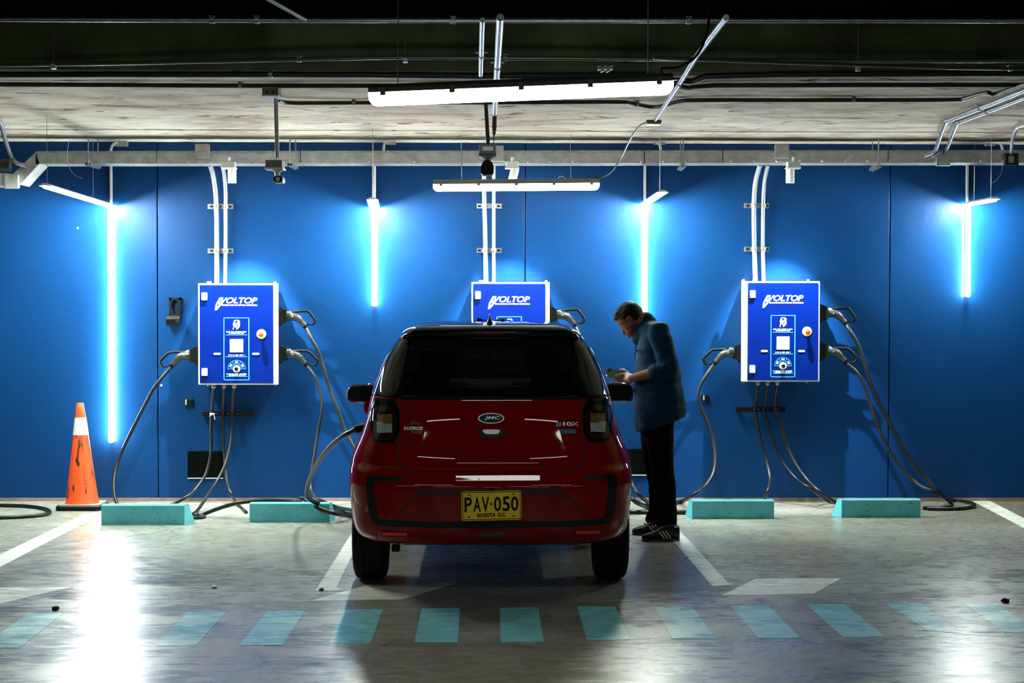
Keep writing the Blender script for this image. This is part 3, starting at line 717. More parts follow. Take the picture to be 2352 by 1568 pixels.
# ================================================================ chargers
M['cab'] = simple('light_grey_cabinet', (0.60, 0.66, 0.68), 0.4)
M['door'] = simple('royal_blue_door_print', (0.0005, 0.012, 0.15), 0.22, coat=0.3, nz=0.12, nscale=2)
M['print_white'] = simple('white_print', (0.75, 0.80, 0.82), 0.5)
M['print_cyan'] = simple('cyan_print', (0.05, 0.42, 0.65), 0.5)
M['red'] = simple('red_orange_button', (0.75, 0.10, 0.01), 0.4)
M['yellow'] = simple('yellow_ring', (0.85, 0.72, 0.30), 0.5)
FY, BYc = 13.80, 14.03
def charger(px0, px1, pt, pb, label, sides):
    a = P(px0, pb, FY); b = P(px1, pt, FY)
    W_, H_ = b.x - a.x, b.z - a.z
    root = empty('ev_charger', (a.x + W_ / 2, WY, a.z), label, 'charger', 'wall-mounted chargers')
    O = Vector((a.x, FY, a.z))
    def L(u, v, w_=0): return O + Vector((u * W_, -w_, v * H_))
    MB().box(O + Vector((0, 0.012, 0)), O + Vector((W_, BYc - FY, H_)), 0.006).build('cabinet', 'cab', root)
    MB().box(O + Vector((-0.004, -0.004, -0.004)), O + Vector((W_ + 0.004, 0.012, H_ + 0.004)), 0.004).build('door_rim', 'cab', root)
    MB().box(O + Vector((0.008, -0.010, 0.008)), O + Vector((W_ - 0.008, -0.002, H_ - 0.008)), 0.003).build('door', 'door', root, label='royal blue printed door')
    D = 0.0102
    def plate(pl, nm, mt, d0=0.0, d1=0.002, lb=None):
        return MB().prism([(u, v) for u, v in pl], lambda u, v, w_: O + Vector((u * W_, -(D + d0 + w_), v * H_)), d1).build(nm, mt, root, label=lb)
    # px in the zoomed crop of the left charger: door 155..1150 wide, 140..1462 high
    def Z(x, y): return ((x - 153) / 992.0, 1 - (y - 133) / 1330.0)
    for yy in (298, 1300):
        p0, p1 = Z(195, yy + 50), Z(268, yy - 50)
        MB().prism([((u), (v)) for u, v in rrect(p0[0] * W_, p0[1] * H_, p1[0] * W_, p1[1] * H_, 0.006)], lambda u, v, w_: O + Vector((u, -(D + w_), v)), 0.016).build('door_lock', 'white_plastic', root)
    # logo
    def lettering(body, x0, y1, x1, y0, nm, mt, shear=0.0, bold=0.0, sp=1.0):
        p0, p1 = Z(x0, y1), Z(x1, y0)
        vs, fs = text_mb(body, (p1[0] - p0[0]) * W_, (p1[1] - p0[1]) * H_, 0.0015, shear, bold, sp)
        MB().add([O + Vector((p0[0] * W_ + u, -(D + w_), p0[1] * H_ + v)) for u, v, w_ in vs], fs).build(nm, mt, root)
    lettering('VOLTOP', 445, 392, 925, 312, 'logo_lettering', 'print_white', 0.25, 0.022, 0.97)
    lettering('GENERAMOS UN FUTURO SOSTENIBLE', 460, 424, 925, 404, 'tagline_lettering', 'print_white', 0.0, 0.02)
    out = [(365, 484), (392, 482), (462, 400), (478, 312), (430, 314), (378, 405)]
    inn = [(398, 440), (448, 385), (455, 340), (438, 342), (398, 408)]
    pin = [(404, 430), (428, 402), (412, 400), (438, 360), (446, 362), (432, 388), (446, 390), (408, 436)]
    plate([Z(*p) for p in out], 'logo_emblem', 'print_white')
    plate([Z(*p) for p in inn], 'logo_emblem_field', 'door', 0.002, 0.0006)
    plate([Z(*p) for p in pin], 'logo_bolt', 'print_white', 0.0026, 0.0006)
    # frame of the panel
    mb = MB()
    for (x0, y0, x1, y1) in ((480, 578, 815, 588), (480, 1400, 820, 1410), (480, 578, 490, 1410), (806, 578, 818, 1410)):
        p0, p1 = Z(x0, y1), Z(x1, y0); mb.box(O + Vector((p0[0] * W_, -(D + 0.0012), p0[1] * H_)), O + Vector((p1[0] * W_, -D, p1[1] * H_)))
    for yy in (808, 1099, 1358):
        p0, p1 = Z(510, yy + 4), Z(790, yy - 4); mb.box(O + Vector((p0[0] * W_, -(D + 0.0012), p0[1] * H_)), O + Vector((p1[0] * W_, -D, p1[1] * H_)))
    mb.build('printed_frame', 'print_cyan', root)
    # hand holding a phone pictogram
    mb = MB()
    def stroke(pts, wd):
        for (x0, y0), (x1, y1) in zip(pts[:-1], pts[1:]):
            p, q = Z(x0, y0), Z(x1, y1)
            A = Vector((p[0] * W_, 0, p[1] * H_)); B = Vector((q[0] * W_, 0, q[1] * H_)); d_ = (B - A)
            n_ = Vector((-d_.z, 0, d_.x)).normalized() * wd
            A -= d_.normalized() * wd * .7; B += d_.normalized() * wd * .7
            vs = [O + t + Vector((0, -D - dd, 0)) for dd in (0.0, 0.0015) for t in (A - n_, B - n_, B + n_, A + n_)]
            mb.add(vs, [(0, 1, 2, 3), (7, 6, 5, 4), (0, 4, 5, 1), (1, 5, 6, 2), (2, 6, 7, 3), (3, 7, 4, 0)])
    stroke([(607, 732), (618, 690), (608, 668), (614, 650), (622, 622), (640, 614), (680, 616), (692, 632), (690, 650), (688, 700), (652, 732)], 0.0035)
    stroke([(630, 625), (628, 690), (650, 712), (672, 690), (672, 625)], 0.0035)
    stroke([(660, 645), (645, 668), (655, 668), (642, 690)], 0.003)
    mb.build('phone_pictogram', 'print_white', root)
    # illegible small captions, kept as rows of word-length dashes
    mb = MB(); rnd = random.Random(3)
    for x0, x1, yy, h_ in ((515, 780, 768, 8), (552, 745, 787, 8), (545, 755, 1077, 9), (518, 786, 1328, 8), (545, 762, 1348, 8)):
        x = x0
        while x < x1 - 6:
            w_ = min(rnd.choice((34, 50, 64, 22)), x1 - x)
            for k in range(0, int(w_) - 5, 9):
                p0, p1 = Z(x + k, yy + h_), Z(x + k + 7, yy - h_)
                mb.box(O + Vector((p0[0] * W_, -(D + 0.0012), p0[1] * H_)), O + Vector((p1[0] * W_, -D, p1[1] * H_)))
            x += w_ + 7
    mb.build('small_caption_print', 'print_white', root, kind='stuff')
    plate([Z(*p) for p in rrect(563, 865, 737, 1038, 6)], 'blank_white_square', 'print_white', 0, 0.003)
    for x0, x1 in ((350, 442), (856, 950)):
        plate([Z(*p) for p in rrect(x0, 1046, x1, 1072, 12)], 'indicator_slot', 'white_plastic', 0, 0.004)
    # dial and its printed sectors
    mb_old = mb; mb = MB()
    c0 = (651, 1258)
    def cpt(r_, an): return (c0[0] + r_ * math.cos(R(an)), c0[1] - r_ * math.sin(R(an)))
    stroke([cpt(115, k) for k in range(0, 181, 12)], 0.0018)
    stroke([cpt(68, k) for k in range(0, 181, 15)], 0.0018)
    for an in (0, 60, 120, 180): stroke([cpt(68, an), cpt(115, an)], 0.0018)
    mb.build('dial_sectors', 'print_cyan', root)
    mb = MB()
    for an in (30, 90, 150): stroke([cpt(91, an + 9), cpt(91, an - 9)], 0.006)
    mb.build('dial_marks', 'print_white', root)
    p = Z(*c0); q = O + Vector((p[0] * W_, -D, p[1] * H_))
    MB().lathe([(0.030, 0), (0.030, 0.004), (0.022, 0.006), (0.020, 0.012), (0.0, 0.012)], q, (0, -1, 0), 24).build('dial_ring', 'white_plastic', root, smooth=True)
    k_ = MB().lathe([(0.014, 0.012), (0.014, 0.034), (0.0, 0.036)], q, (0, -1, 0), 20).build('dial_knob', 'black_plastic', root, smooth=True)
    MB().obox(q + Vector((0, -0.037, 0)), (0.005, 0, 0.011), (0, 0.004, 0), (0.004, 0, -0.003)).build('knob_grip', 'black_plastic', k_)
    p = Z(977, 797); q = O + Vector((p[0] * W_, -D, p[1] * H_))
    MB().lathe([(0.038, 0), (0.038, 0.003), (0.034, 0.005), (0.0, 0.005)], q, (0, -1, 0), 28).build('stop_button_collar', 'yellow', root, smooth=True)
    MB().lathe([(0.013, 0.005), (0.013, 0.028), (0.021, 0.030), (0.021, 0.044), (0.012, 0.050), (0.0, 0.050)], q, (0, -1, 0), 24).build('stop_button', 'red', root, smooth=True)
    # lugs, hinge strip, glands
    for u, v, s_ in ((0.11, 1, 1), (1.0 if sides > 0 else -0.035, 1, 1), (0.86 if sides < 0 else 0.14, 1, 1), (1.0 if sides > 0 else 0.86, 0, -1), (-0.02 if sides < 0 else 0.11, 0, -1)):
        c_ = O + Vector((u * W_, 0.05 if s_ > 0 else 0.06, v * H_))
        MB().lathe([(0.018, 0), (0.018, s_ * 0.006), (0.010, s_ * 0.008), (0.010, s_ * 0.016), (0.013, s_ * 0.018), (0.0, s_ * 0.022)], c_, (0, 0, 1), 12).build('mounting_lug', 'galv', root, smooth=True)
    glands = []
    for x in (330, 465, 600):
        p = Z(x, 1463); c_ = O + Vector((p[0] * W_, 0.07, 0))
        g = MB().lathe([(0.022, 0), (0.022, -0.012), (0.017, -0.014), (0.019, -0.030), (0.014, -0.036)], c_, (0, 0, 1), 14).build('cable_gland', 'galv', root, smooth=True)
        MB().lathe([(0.0225, -0.002), (0.0225, -0.010)], c_, (0, 0, 1), 14).build('gland_ring', 'red', g)
        glands.append(c_ + Vector((0, 0, -0.03)))
    # holsters
    M['holster'] = M['black_plastic']
    hol = []
    def holster(side, z):
        xs = O.x + (W_ if side > 0 else 0)
        prof = [(0, 0.073), (0.022, 0.075), (0.055, 0.066), (0.085, 0.048), (0.088, -0.045), (0.050, -0.052), (0.030, -0.076), (0, -0.078)]
        MB().prism(prof, lambda u, v, w_: (xs + side * u, 13.865 + w_, z + v), 0.11).build('plug_holster', 'black_plastic', root)
        hol.append((xs, z, side))
    return root, O, W_, H_, glands, holster
ch_l = charger(457, 630, 652, 882, 'left wall charger, nearest the orange cone', 1)
ch_c = charger(1084, 1255, 649, 880, 'centre wall charger, half hidden behind the roof of the red car', 1)
ch_r = charger(1714, 1882, 647, 875, 'right wall charger, right of the man', -1)
# side strip (visible hinge cover) on the outer edges
for c_, sd in ((ch_l, 1), (ch_c, 1), (ch_r, -1)):
    O, W_, H_ = c_[1], c_[2], c_[3]
    x = O.x + (W_ + 0.004 if sd > 0 else -0.004 - 0.03)
    MB().box((x, FY + 0.004, O.z - 0.004), (x + 0.03 if sd < 0 else x + 0.022, FY + 0.06, O.z + H_ + 0.004), 0.003).build('side_rail', 'cab', c_[0])

# ---------------------------------------------------------------- plug guns with their cables
def gun(side, x, z, path, label, r=0.0125, style=0):
    Yg = 13.92
    root = empty('charging_plug', (x + side * 0.08, Yg, z), label, 'charging plug', 'charging plugs parked in the holsters')
    def L(X, Y_, dy=0.0): return Vector((x + side * (X - 148) / 1368, Yg + dy, z + (175 - Y_) / 1368))
    MB().tube(catmull([L(215, 172), L(300, 172), L(360, 178), L(400, 203), L(462, 272)], 5), [0.034] * 5 + [0.033] * 5 + [0.031] * 4 + [0.029] * 3 + [0.024] * 4, 14).build('plug_body', 'grey_black', root, smooth=50)
    MB().tube([L(440, 247), L(475, 290), L(485, 303)], [0.024, 0.02, 0.015], 12).build('strain_relief', 'black_plastic', root, smooth=True)
    lp = [L(262, 120), L(330, 122), L(400, 116), L(480, 114), L(505, 122), L(566, 202), L(572, 222), L(555, 250), L(535, 262), L(500, 258), L(468, 248)] if style == 0 else \
         [L(262, 132), L(340, 136), L(420, 134), L(490, 140), L(530, 165), L(590, 228), L(594, 248), L(580, 280), L(560, 296), L(530, 292), L(500, 276)]
    lp = catmull(lp, 3)
    MB().tube(lp, [0.011 if i < len(lp) * .75 else 0.0065 for i in range(len(lp))], 10).build('handle_loop', 'black_plastic', root, smooth=True)
    MB().prism([(240, 118), (300, 112), (330, 140), (250, 150)], lambda u, v, w_: L(u, v, -0.02 + w_), 0.04).build('latch_trigger', 'grey_plastic', root)
    MB().lathe([(0.008, 0), (0.008, 0.003), (0, 0.004)], L(330, 172, -0.033), (0, -1, 0), 10).build('screw', 'galv', root)
    pts = [L(478, 294)] + [P(*q) if len(q) == 3 else q for q in path]
    MB().tube(catmull(pts, 8), r, 12).build('cable', 'cable', root, smooth=True)
    return root
def FC(px, py, z=0.014):
    v = F(px, py, z); return (px, py, v.y)
zc = {}
def hz(c_, v): return c_[1].z + c_[3] * v
O, W_, H_ = ch_l[1], ch_l[2], ch_l[3]
zl = P(640, 727, 13.9).z; ch_l[5](1, zl)
gun(1, O.x + W_, zl, [(712, 772, 13.88), (726, 797, 13.86), (737, 822, 13.85), (747, 858, 13.82), (758, 894, 13.8), (773, 932, 13.75), (789, 978, 13.7), (800, 1001, 13.66), (815, 1030, 13.6), (838, 1080, 13.5), (862, 1130, 13.4), FC(880, 1168), FC(905, 1178)], 'black charging plug in the upper right holster of the left charger', 0.0155)
z2 = P(640, 814, 13.9).z; ch_l[5](1, z2)
gun(1, O.x + W_, z2, [(724, 866, 13.88), (733, 890, 13.86), (739, 920, 13.83), (738, 950, 13.8), (731, 990, 13.78), (723, 1040, 13.72), (716, 1085, 13.66), (714, 1120, 13.6), (722, 1138, 13.5), (740, 1150, 13.42), FC(775, 1164), FC(815, 1172), FC(860, 1176)], 'black charging plug in the lower right holster of the left charger', 0.0125, 1)
z3 = P(450, 817, 13.9).z; ch_l[5](-1, z3)
gun(-1, O.x, z3, [(372, 867, 13.88), (352, 893, 13.86), (335, 925, 13.84), (312, 970, 13.8), (290, 1015, 13.76), (270, 1060, 13.7), (262, 1100, 13.62), (263, 1135, 13.5), (270, 1158, 13.42), FC(285, 1172), FC(330, 1176)], 'black charging plug in the left holster of the left charger', 0.0135, 1)
O, W_, H_ = ch_c[1], ch_c[2], ch_c[3]
z4 = P(1262, 724, 13.9).z; ch_c[5](1, z4)
gun(1, O.x + W_, z4, [(1330, 768, 13.88), (1350, 800, 13.86), (1375, 860, 13.8), (1400, 930, 13.75), (1425, 1010, 13.65), (1440, 1070, 13.5), (1452, 1112, 13.4), (1470, 1138, 13.3), FC(1500, 1160, 0.02), FC(1540, 1163)], 'black charging plug in the holster of the centre charger, over the car roof', 0.0145)
z4b = P(1262, 812, 13.9).z; ch_c[5](-1, z4b)
O, W_, H_ = ch_r[1], ch_r[2], ch_r[3]
z5 = P(1890, 720, 13.9).z; ch_r[5](1, z5)
gun(1, O.x + W_, z5, [(1952, 760, 13.88), (1966, 782, 13.86), (1980, 815, 13.84), (1995, 865, 13.8), (2018, 920, 13.78), (2045, 975, 13.75), (2080, 1038, 13.7), (2120, 1090, 13.64), (2160, 1133, 13.56), FC(2186, 1157, 0.018), FC(2170, 1166), FC(2120, 1166)], 'black charging plug in the upper right holster of the right charger', 0.0155)
z6 = P(1890, 808, 13.9).z; ch_r[5](1, z6)
gun(1, O.x + W_, z6, [(1968, 855, 13.88), (1985, 885, 13.86), (1997, 920, 13.84), (2010, 960, 13.8), (2030, 1010, 13.75), (2060, 1060, 13.7), (2100, 1105, 13.62), (2150, 1133, 13.5), FC(2190, 1148), FC(2228, 1154), FC(2238, 1162), FC(2200, 1168), FC(2130, 1168)], 'black charging plug in the lower right holster of the right charger', 0.0135, 1)
z7 = P(1700, 811, 13.9).z; ch_r[5](-1, z7)
gun(-1, O.x, z7, [(1622, 862, 13.88), (1610, 882, 13.86), (1604, 905, 13.84), (1609, 935, 13.82), (1624, 968, 13.8), (1638, 1010, 13.76), (1643, 1050, 13.7), (1638, 1085, 13.62), (1620, 1115, 13.5), (1590, 1138, 13.4), FC(1560, 1152, 0.016), FC(1500, 1158)], 'black charging plug in the left holster of the right charger', 0.0145, 1)

# ---------------------------------------------------------------- cables leaving the charger bottoms
def drop_cable(p0, path, label, r=0.0125):
    root = empty('charging_cable', p0, label, 'cable')
    MB().tube(catmull([p0] + [P(*q) for q in path], 8), r, 12).build('cable_run', 'cable', root, smooth=True)
    return root
g = ch_l[4]
drop_cable(g[0], [(487, 940, 13.97), (485, 985, 13.97), (485, 1035, 13.95), (474, 1085, 13.9), (450, 1122, 13.8), (425, 1143, 13.7), FC(395, 1158), FC(350, 1164)], 'black cable from the first gland under the left charger, curving left behind the teal block', 0.0125)
drop_cable(g[1], [(512, 940, 13.97), (513, 980, 13.97), (514, 1020, 13.95), (517, 1065, 13.9), (522, 1105, 13.75), (532, 1135, 13.6), FC(546, 1158), FC(566, 1176)], 'cable from the second gland under the left charger, falling straight and then right', 0.0115)
drop_cable(g[2], [(534, 940, 13.96), (534, 980, 13.96), (530, 1020, 13.92), (518, 1065, 13.85), (498, 1105, 13.75), (475, 1140, 13.55), FC(455, 1170, 0.02), FC(442, 1181)], 'pale-lit cable from the third gland under the left charger, crossing leftwards', 0.0125)
g = ch_r[4]
drop_cable(g[0], [(1735, 930, 13.97), (1740, 975, 13.97), (1750, 1020, 13.95), (1762, 1065, 13.9), (1768, 1100, 13.8), (1762, 1130, 13.65), FC(1752, 1155, 0.015), FC(1740, 1168)], 'cable from the first gland under the right charger, ending behind the teal block', 0.0125)
drop_cable(g[1], [(1757, 930, 13.97), (1763, 970, 13.97), (1777, 1015, 13.95), (1797, 1060, 13.9), (1828, 1098, 13.8), (1862, 1122, 13.65), FC(1905, 1152, 0.013), FC(1945, 1160)], 'cable from the second gland under the right charger, sweeping right', 0.0105)
drop_cable(g[2], [(1780, 930, 13.96), (1795, 970, 13.95), (1805, 1015, 13.92), (1825, 1062, 13.85), (1853, 1100, 13.75), (1885, 1130, 13.6), FC(1930, 1158, 0.016), FC(1975, 1160)], 'bright-lit cable from the third gland under the right charger, sweeping right', 0.0125)
# loose cables on the ground
def ground_cable(path, label, r=0.014):
    q = [P(*p) for p in path]
    root = empty('charging_cable', q[0], label, 'cable')
    MB().tube(catmull(q, 8), r, 12).build('cable_run', 'cable', root, smooth=True)
    return root
ground_cable([FC(-80, 1158), FC(0, 1160), FC(60, 1162), FC(102, 1168), FC(115, 1176), FC(98, 1182), FC(40, 1187), FC(-60, 1190)], 'loop of black cable on the ground at the far left edge')
ground_cable([FC(440, 1186), FC(462, 1182), (500, 1168, 13.05), (540, 1156, 12.98), (585, 1150, 12.96), (630, 1149, 12.95), (670, 1151, 12.94), (690, 1150, 12.9), (692, 1144, 12.86), (702, 1148, 12.84), (720, 1160, 12.78), (745, 1172, 12.74), (775, 1180, 12.74), FC(812, 1186), FC(870, 1188)], 'thick black cable lying over the teal block beside the car\'s rear wheel', 0.0155)
ground_cable([FC(445, 1180, 0.013), FC(470, 1186, 0.013), FC(440, 1188, 0.013), FC(400, 1180, 0.013)], 'short doubled end of cable beside the cone\'s teal block', 0.012)
ground_cable([FC(1380, 1176), FC(1450, 1176), FC(1520, 1177), FC(1590, 1176), FC(1640, 1170)], 'black cable lying straight along the ground behind the man\'s shoes', 0.019)
ground_cable([FC(1400, 1140, 0.03), (1440, 1140, 13.3), (1465, 1155, 13.2), FC(1490, 1163), FC(1530, 1160), FC(1570, 1150)], 'thick black cable slumping to the ground behind the man\'s shins', 0.018)

# ---------------------------------------------------------------- cable straps on the wall under the chargers
def strap(x0, x1, y, xs, label):
    a = P(x0, y + 6, 13.95); b = P(x1, y - 6, 13.95)
    root = empty('cable_bracket', (a + b) / 2, label, 'bracket', 'black cable brackets under the chargers')
    MB().box((a.x, 14.0, a.z), (b.x, 14.02, b.z), 0.003).build('bar', 'black_plastic', root)
    for u in (a.x + 0.015, b.x - 0.015):
        MB().box((u - 0.012, 14.02, a.z), (u + 0.012, WY, b.z)).build('stand_off', 'black_plastic', root)
    for x in xs:
        c_ = P(x, y, 13.95)
        MB().lathe([(0.017, -0.012), (0.019, -0.008), (0.019, 0.008), (0.017, 0.012)], (c_.x, 13.975, c_.z), (0, 0, 1), 14).build('cable_clip', 'black_plastic', root, smooth=True)
        MB().lathe([(0.005, 0), (0.005, 0.003), (0, 0.003)], (c_.x + 0.03, 14.0, c_.z), (0, -1, 0), 8).build('screw', 'galv', root)
    return root
strap(461, 579, 951, (487, 512, 535), 'black cable bracket on the wall under the left charger')
strap(1694, 1806, 941, (1736, 1757, 1781), 'black cable bracket on the wall under the right charger')
# white zip tie on the left bracket
c_ = P(487, 950, 13.95)
r_ = empty('cable_tie', c_, 'white cable tie knotted round the first cable at the left bracket', 'cable tie')
MB().lathe([(0.021, -0.006), (0.023, 0), (0.021, 0.006)], (c_.x, 13.97, c_.z), (0, 0, 1), 12).build('loop', 'white_plastic', r_)
MB().tube([(c_.x + 0.015, 13.945, c_.z), (c_.x + 0.025, 13.94, c_.z - 0.045)], 0.003, 6).build('tail', 'white_plastic', r_)
MB().tube([(c_.x + 0.01, 13.945, c_.z), (c_.x - 0.02, 13.94, c_.z - 0.02)], 0.003, 6).build('tail', 'white_plastic', r_)

# ---------------------------------------------------------------- wall pieces
a = P(383, 748, 14.0); b = P(414, 683, 14.0)
r_ = empty('wall_holster', (a + b) / 2, 'empty black plug holder with a keyhole opening on the wall left of the left charger', 'plug holder')
mb = MB(); x0, x1, zt, zm, zb = a.x + 0.012, b.x - 0.0, b.z, P(0, 722, 14.0).z, a.z
mb.box((x0, 14.03, zm), (x0 + 0.022, WY, zt), 0.002); mb.box((x1 - 0.022, 14.03, zm), (x1, WY, zt), 0.002)
mb.box((x0, 14.03, zt - 0.022), (x1, WY, zt), 0.002); mb.box((x0, 14.03, zm - 0.01), (x1, WY, zm + 0.008), 0.002)
zc_ = (zt + zm) / 2
for s_ in (0, 1):
    xx = x0 + 0.022 if s_ == 0 else x1 - 0.022; k = 1 if s_ == 0 else -1
    mb.prism([(xx, zt - 0.02), (xx + k * 0.016, zt - 0.02), (xx + k * 0.012, zc_ + 0.045), (xx + k * 0.003, zc_ + 0.02), (xx, zc_)], lambda u, v, w_: (u, 14.03 + w_, v), 0.03)
    mb.prism([(xx, zc_ - 0.005), (xx + k * 0.004, zc_ - 0.02), (xx + k * 0.018, zc_ - 0.045), (xx + k * 0.018, zm + 0.005), (xx, zm + 0.005)], lambda u, v, w_: (u, 14.03 + w_, v), 0.03)
mb.build('back_plate', 'black_plastic', r_)
MB().prism([(0.0, zm), (0.055, zm - 0.01), (0.075, zm - 0.035), (0.07, zm - 0.07), (0.05, zb + 0.0), (0.0, zb + 0.01)], lambda u, v, w_: (a.x + w_, 14.04 - u, v), b.x - a.x).build('cradle', 'black_plastic', r_, smooth=30)
MB().lathe([(0.02, 0), (0.02, 0.02), (0.0, 0.024)], (b.x - 0.014, 13.975, zb + 0.03), (0, -1, 0), 14).build('knob', 'black_plastic', r_, smooth=True)
def wall_patch(nm, x0, y0, x1, y1, dpt, mat, label, cat, lip=False):
    a = P(x0, y1, WY - dpt); b = P(x1, y0, WY - dpt)
    r_ = empty(nm, ((a.x + b.x) / 2, WY, a.z), label, cat)
    MB().box((a.x, WY - dpt, a.z), (b.x, WY, b.z), 0.003).build('cover', mat, r_)
    if lip: MB().box((a.x, WY - dpt - 0.006, a.z - 0.006), (b.x, WY, a.z), 0.002).build('sill', 'white_plastic', r_)
    return r_
M['dark_opening'] = simple('dark_opening_cover', (0.003, 0.004, 0.003), 0.9, spec=0.0)
wall_patch('wall_box', 431, 1036, 512, 1097, 0.012, 'dark_opening', 'dark rectangular opening cover low on the wall under the left charger', 'wall panel', True)
wall_patch('wall_box', 1436, 1031, 1487, 1090, 0.012, 'dark_opening', 'dark rectangular opening cover low on the wall behind the man\'s legs', 'wall panel', True)
for x0, y0, x1, y1, lb in ((423, 916, 443, 931, 'small black clip on the wall left of the left cable bracket'), (1612, 907, 1630, 920, 'small grey clip on the wall beside the right charger\'s left cable')):
    a = P(x0, y1, WY - 0.03); b = P(x1, y0, WY - 0.03)
    r_ = empty('wall_clip', ((a.x + b.x) / 2, WY, a.z), lb, 'clip')
    MB().box((a.x, WY - 0.03, a.z), (b.x, WY, b.z), 0.004).build('clip_body', 'black_plastic', r_)
    MB().box((a.x + 0.01, WY - 0.036, a.z + 0.004), (a.x + 0.022, WY - 0.03, b.z - 0.004), 0.002).build('clip_tongue', 'grey_plastic', r_)
for x, y, lb in ((371, 885, 'tiny metal wall anchor left of the left charger'), (804, 1011, 'tiny metal wall anchor beside the red car\'s charging cable'), (178, 524, 'tiny metal wall anchor left of the longest tube lamp')):
    c_ = P(x, y, WY)
    r_ = MB().lathe([(0.009, 0), (0.009, 0.004), (0.004, 0.008), (0, 0.008)], c_, (0, -1, 0), 10).build('wall_anchor', 'galv', at=c_, smooth=True)
    tag(r_, lb, 'anchor')

# ================================================================ wheel stops
def stop(x0, x1, yt, yb, skew, label):
    a = F(x0, yb); b = F(x1, yb); Y0 = a.y
    h = P(x0, yt, Y0).z
    L_ = b.x - a.x
    root = empty('wheel_stop', (a.x + L_ / 2, Y0 + 0.07, 0), label, 'wheel stop', 'teal concrete wheel stops')
    sk = skew
    # trapezoid section, sheared in plan
    prof = [(0.0, 0.0), (0.0, h * 0.93), (0.008, h), (0.045, h), (0.055, h * .97), (0.13, 0.0)]
    bm = bmesh.new()
    n = 28; rows = []
    rnd = random.Random(int(x0))
    for i in range(n + 1):
        x = a.x + L_ * i / n
        rows.append([bm.verts.new((x + sk * y + (noise.noise(Vector((x * 9, y * 9, z * 9))) * 0.002), Y0 + y + noise.noise(Vector((x * 25, z * 25, 3))) * 0.0015, z)) for y, z in prof])
    for i in range(n):
        for k in range(len(prof)):
            kk = (k + 1) % len(prof)
            bm.faces.new((rows[i][k], rows[i + 1][k], rows[i + 1][kk], rows[i][kk]))
    bm.faces.new(rows[0]); bm.faces.new(rows[-1][::-1])
    MB().frombm(bm).build('block', 'teal_concrete', root)
    mb = MB()
    for _ in range(26):
        u, v = rnd.uniform(0.03, 0.97), rnd.uniform(0.06, 0.9); s_ = rnd.choice((0.0012, 0.0018, 0.0028))
        mb.lathe([(s_ * 1.4, 0.0), (s_, 0.0006), (0, 0.0006)], (a.x + L_ * u, Y0 - 0.001, h * v), (0, -1, 0), 7)
    mb.build('blowholes', 'pit', root, kind='stuff')
    return root
stop(233, 424, 1158, 1205, 0.4, 'teal concrete wheel stop in front of the orange cone')
stop(573, 757, 1154, 1199, 0.25, 'teal concrete wheel stop left of the red car\'s rear wheel')
stop(1590, 1778, 1148, 1191, -0.3, 'teal concrete wheel stop just right of the man')
stop(1933, 2114, 1146, 1188, -0.38, 'teal concrete wheel stop under the right charger\'s cables')

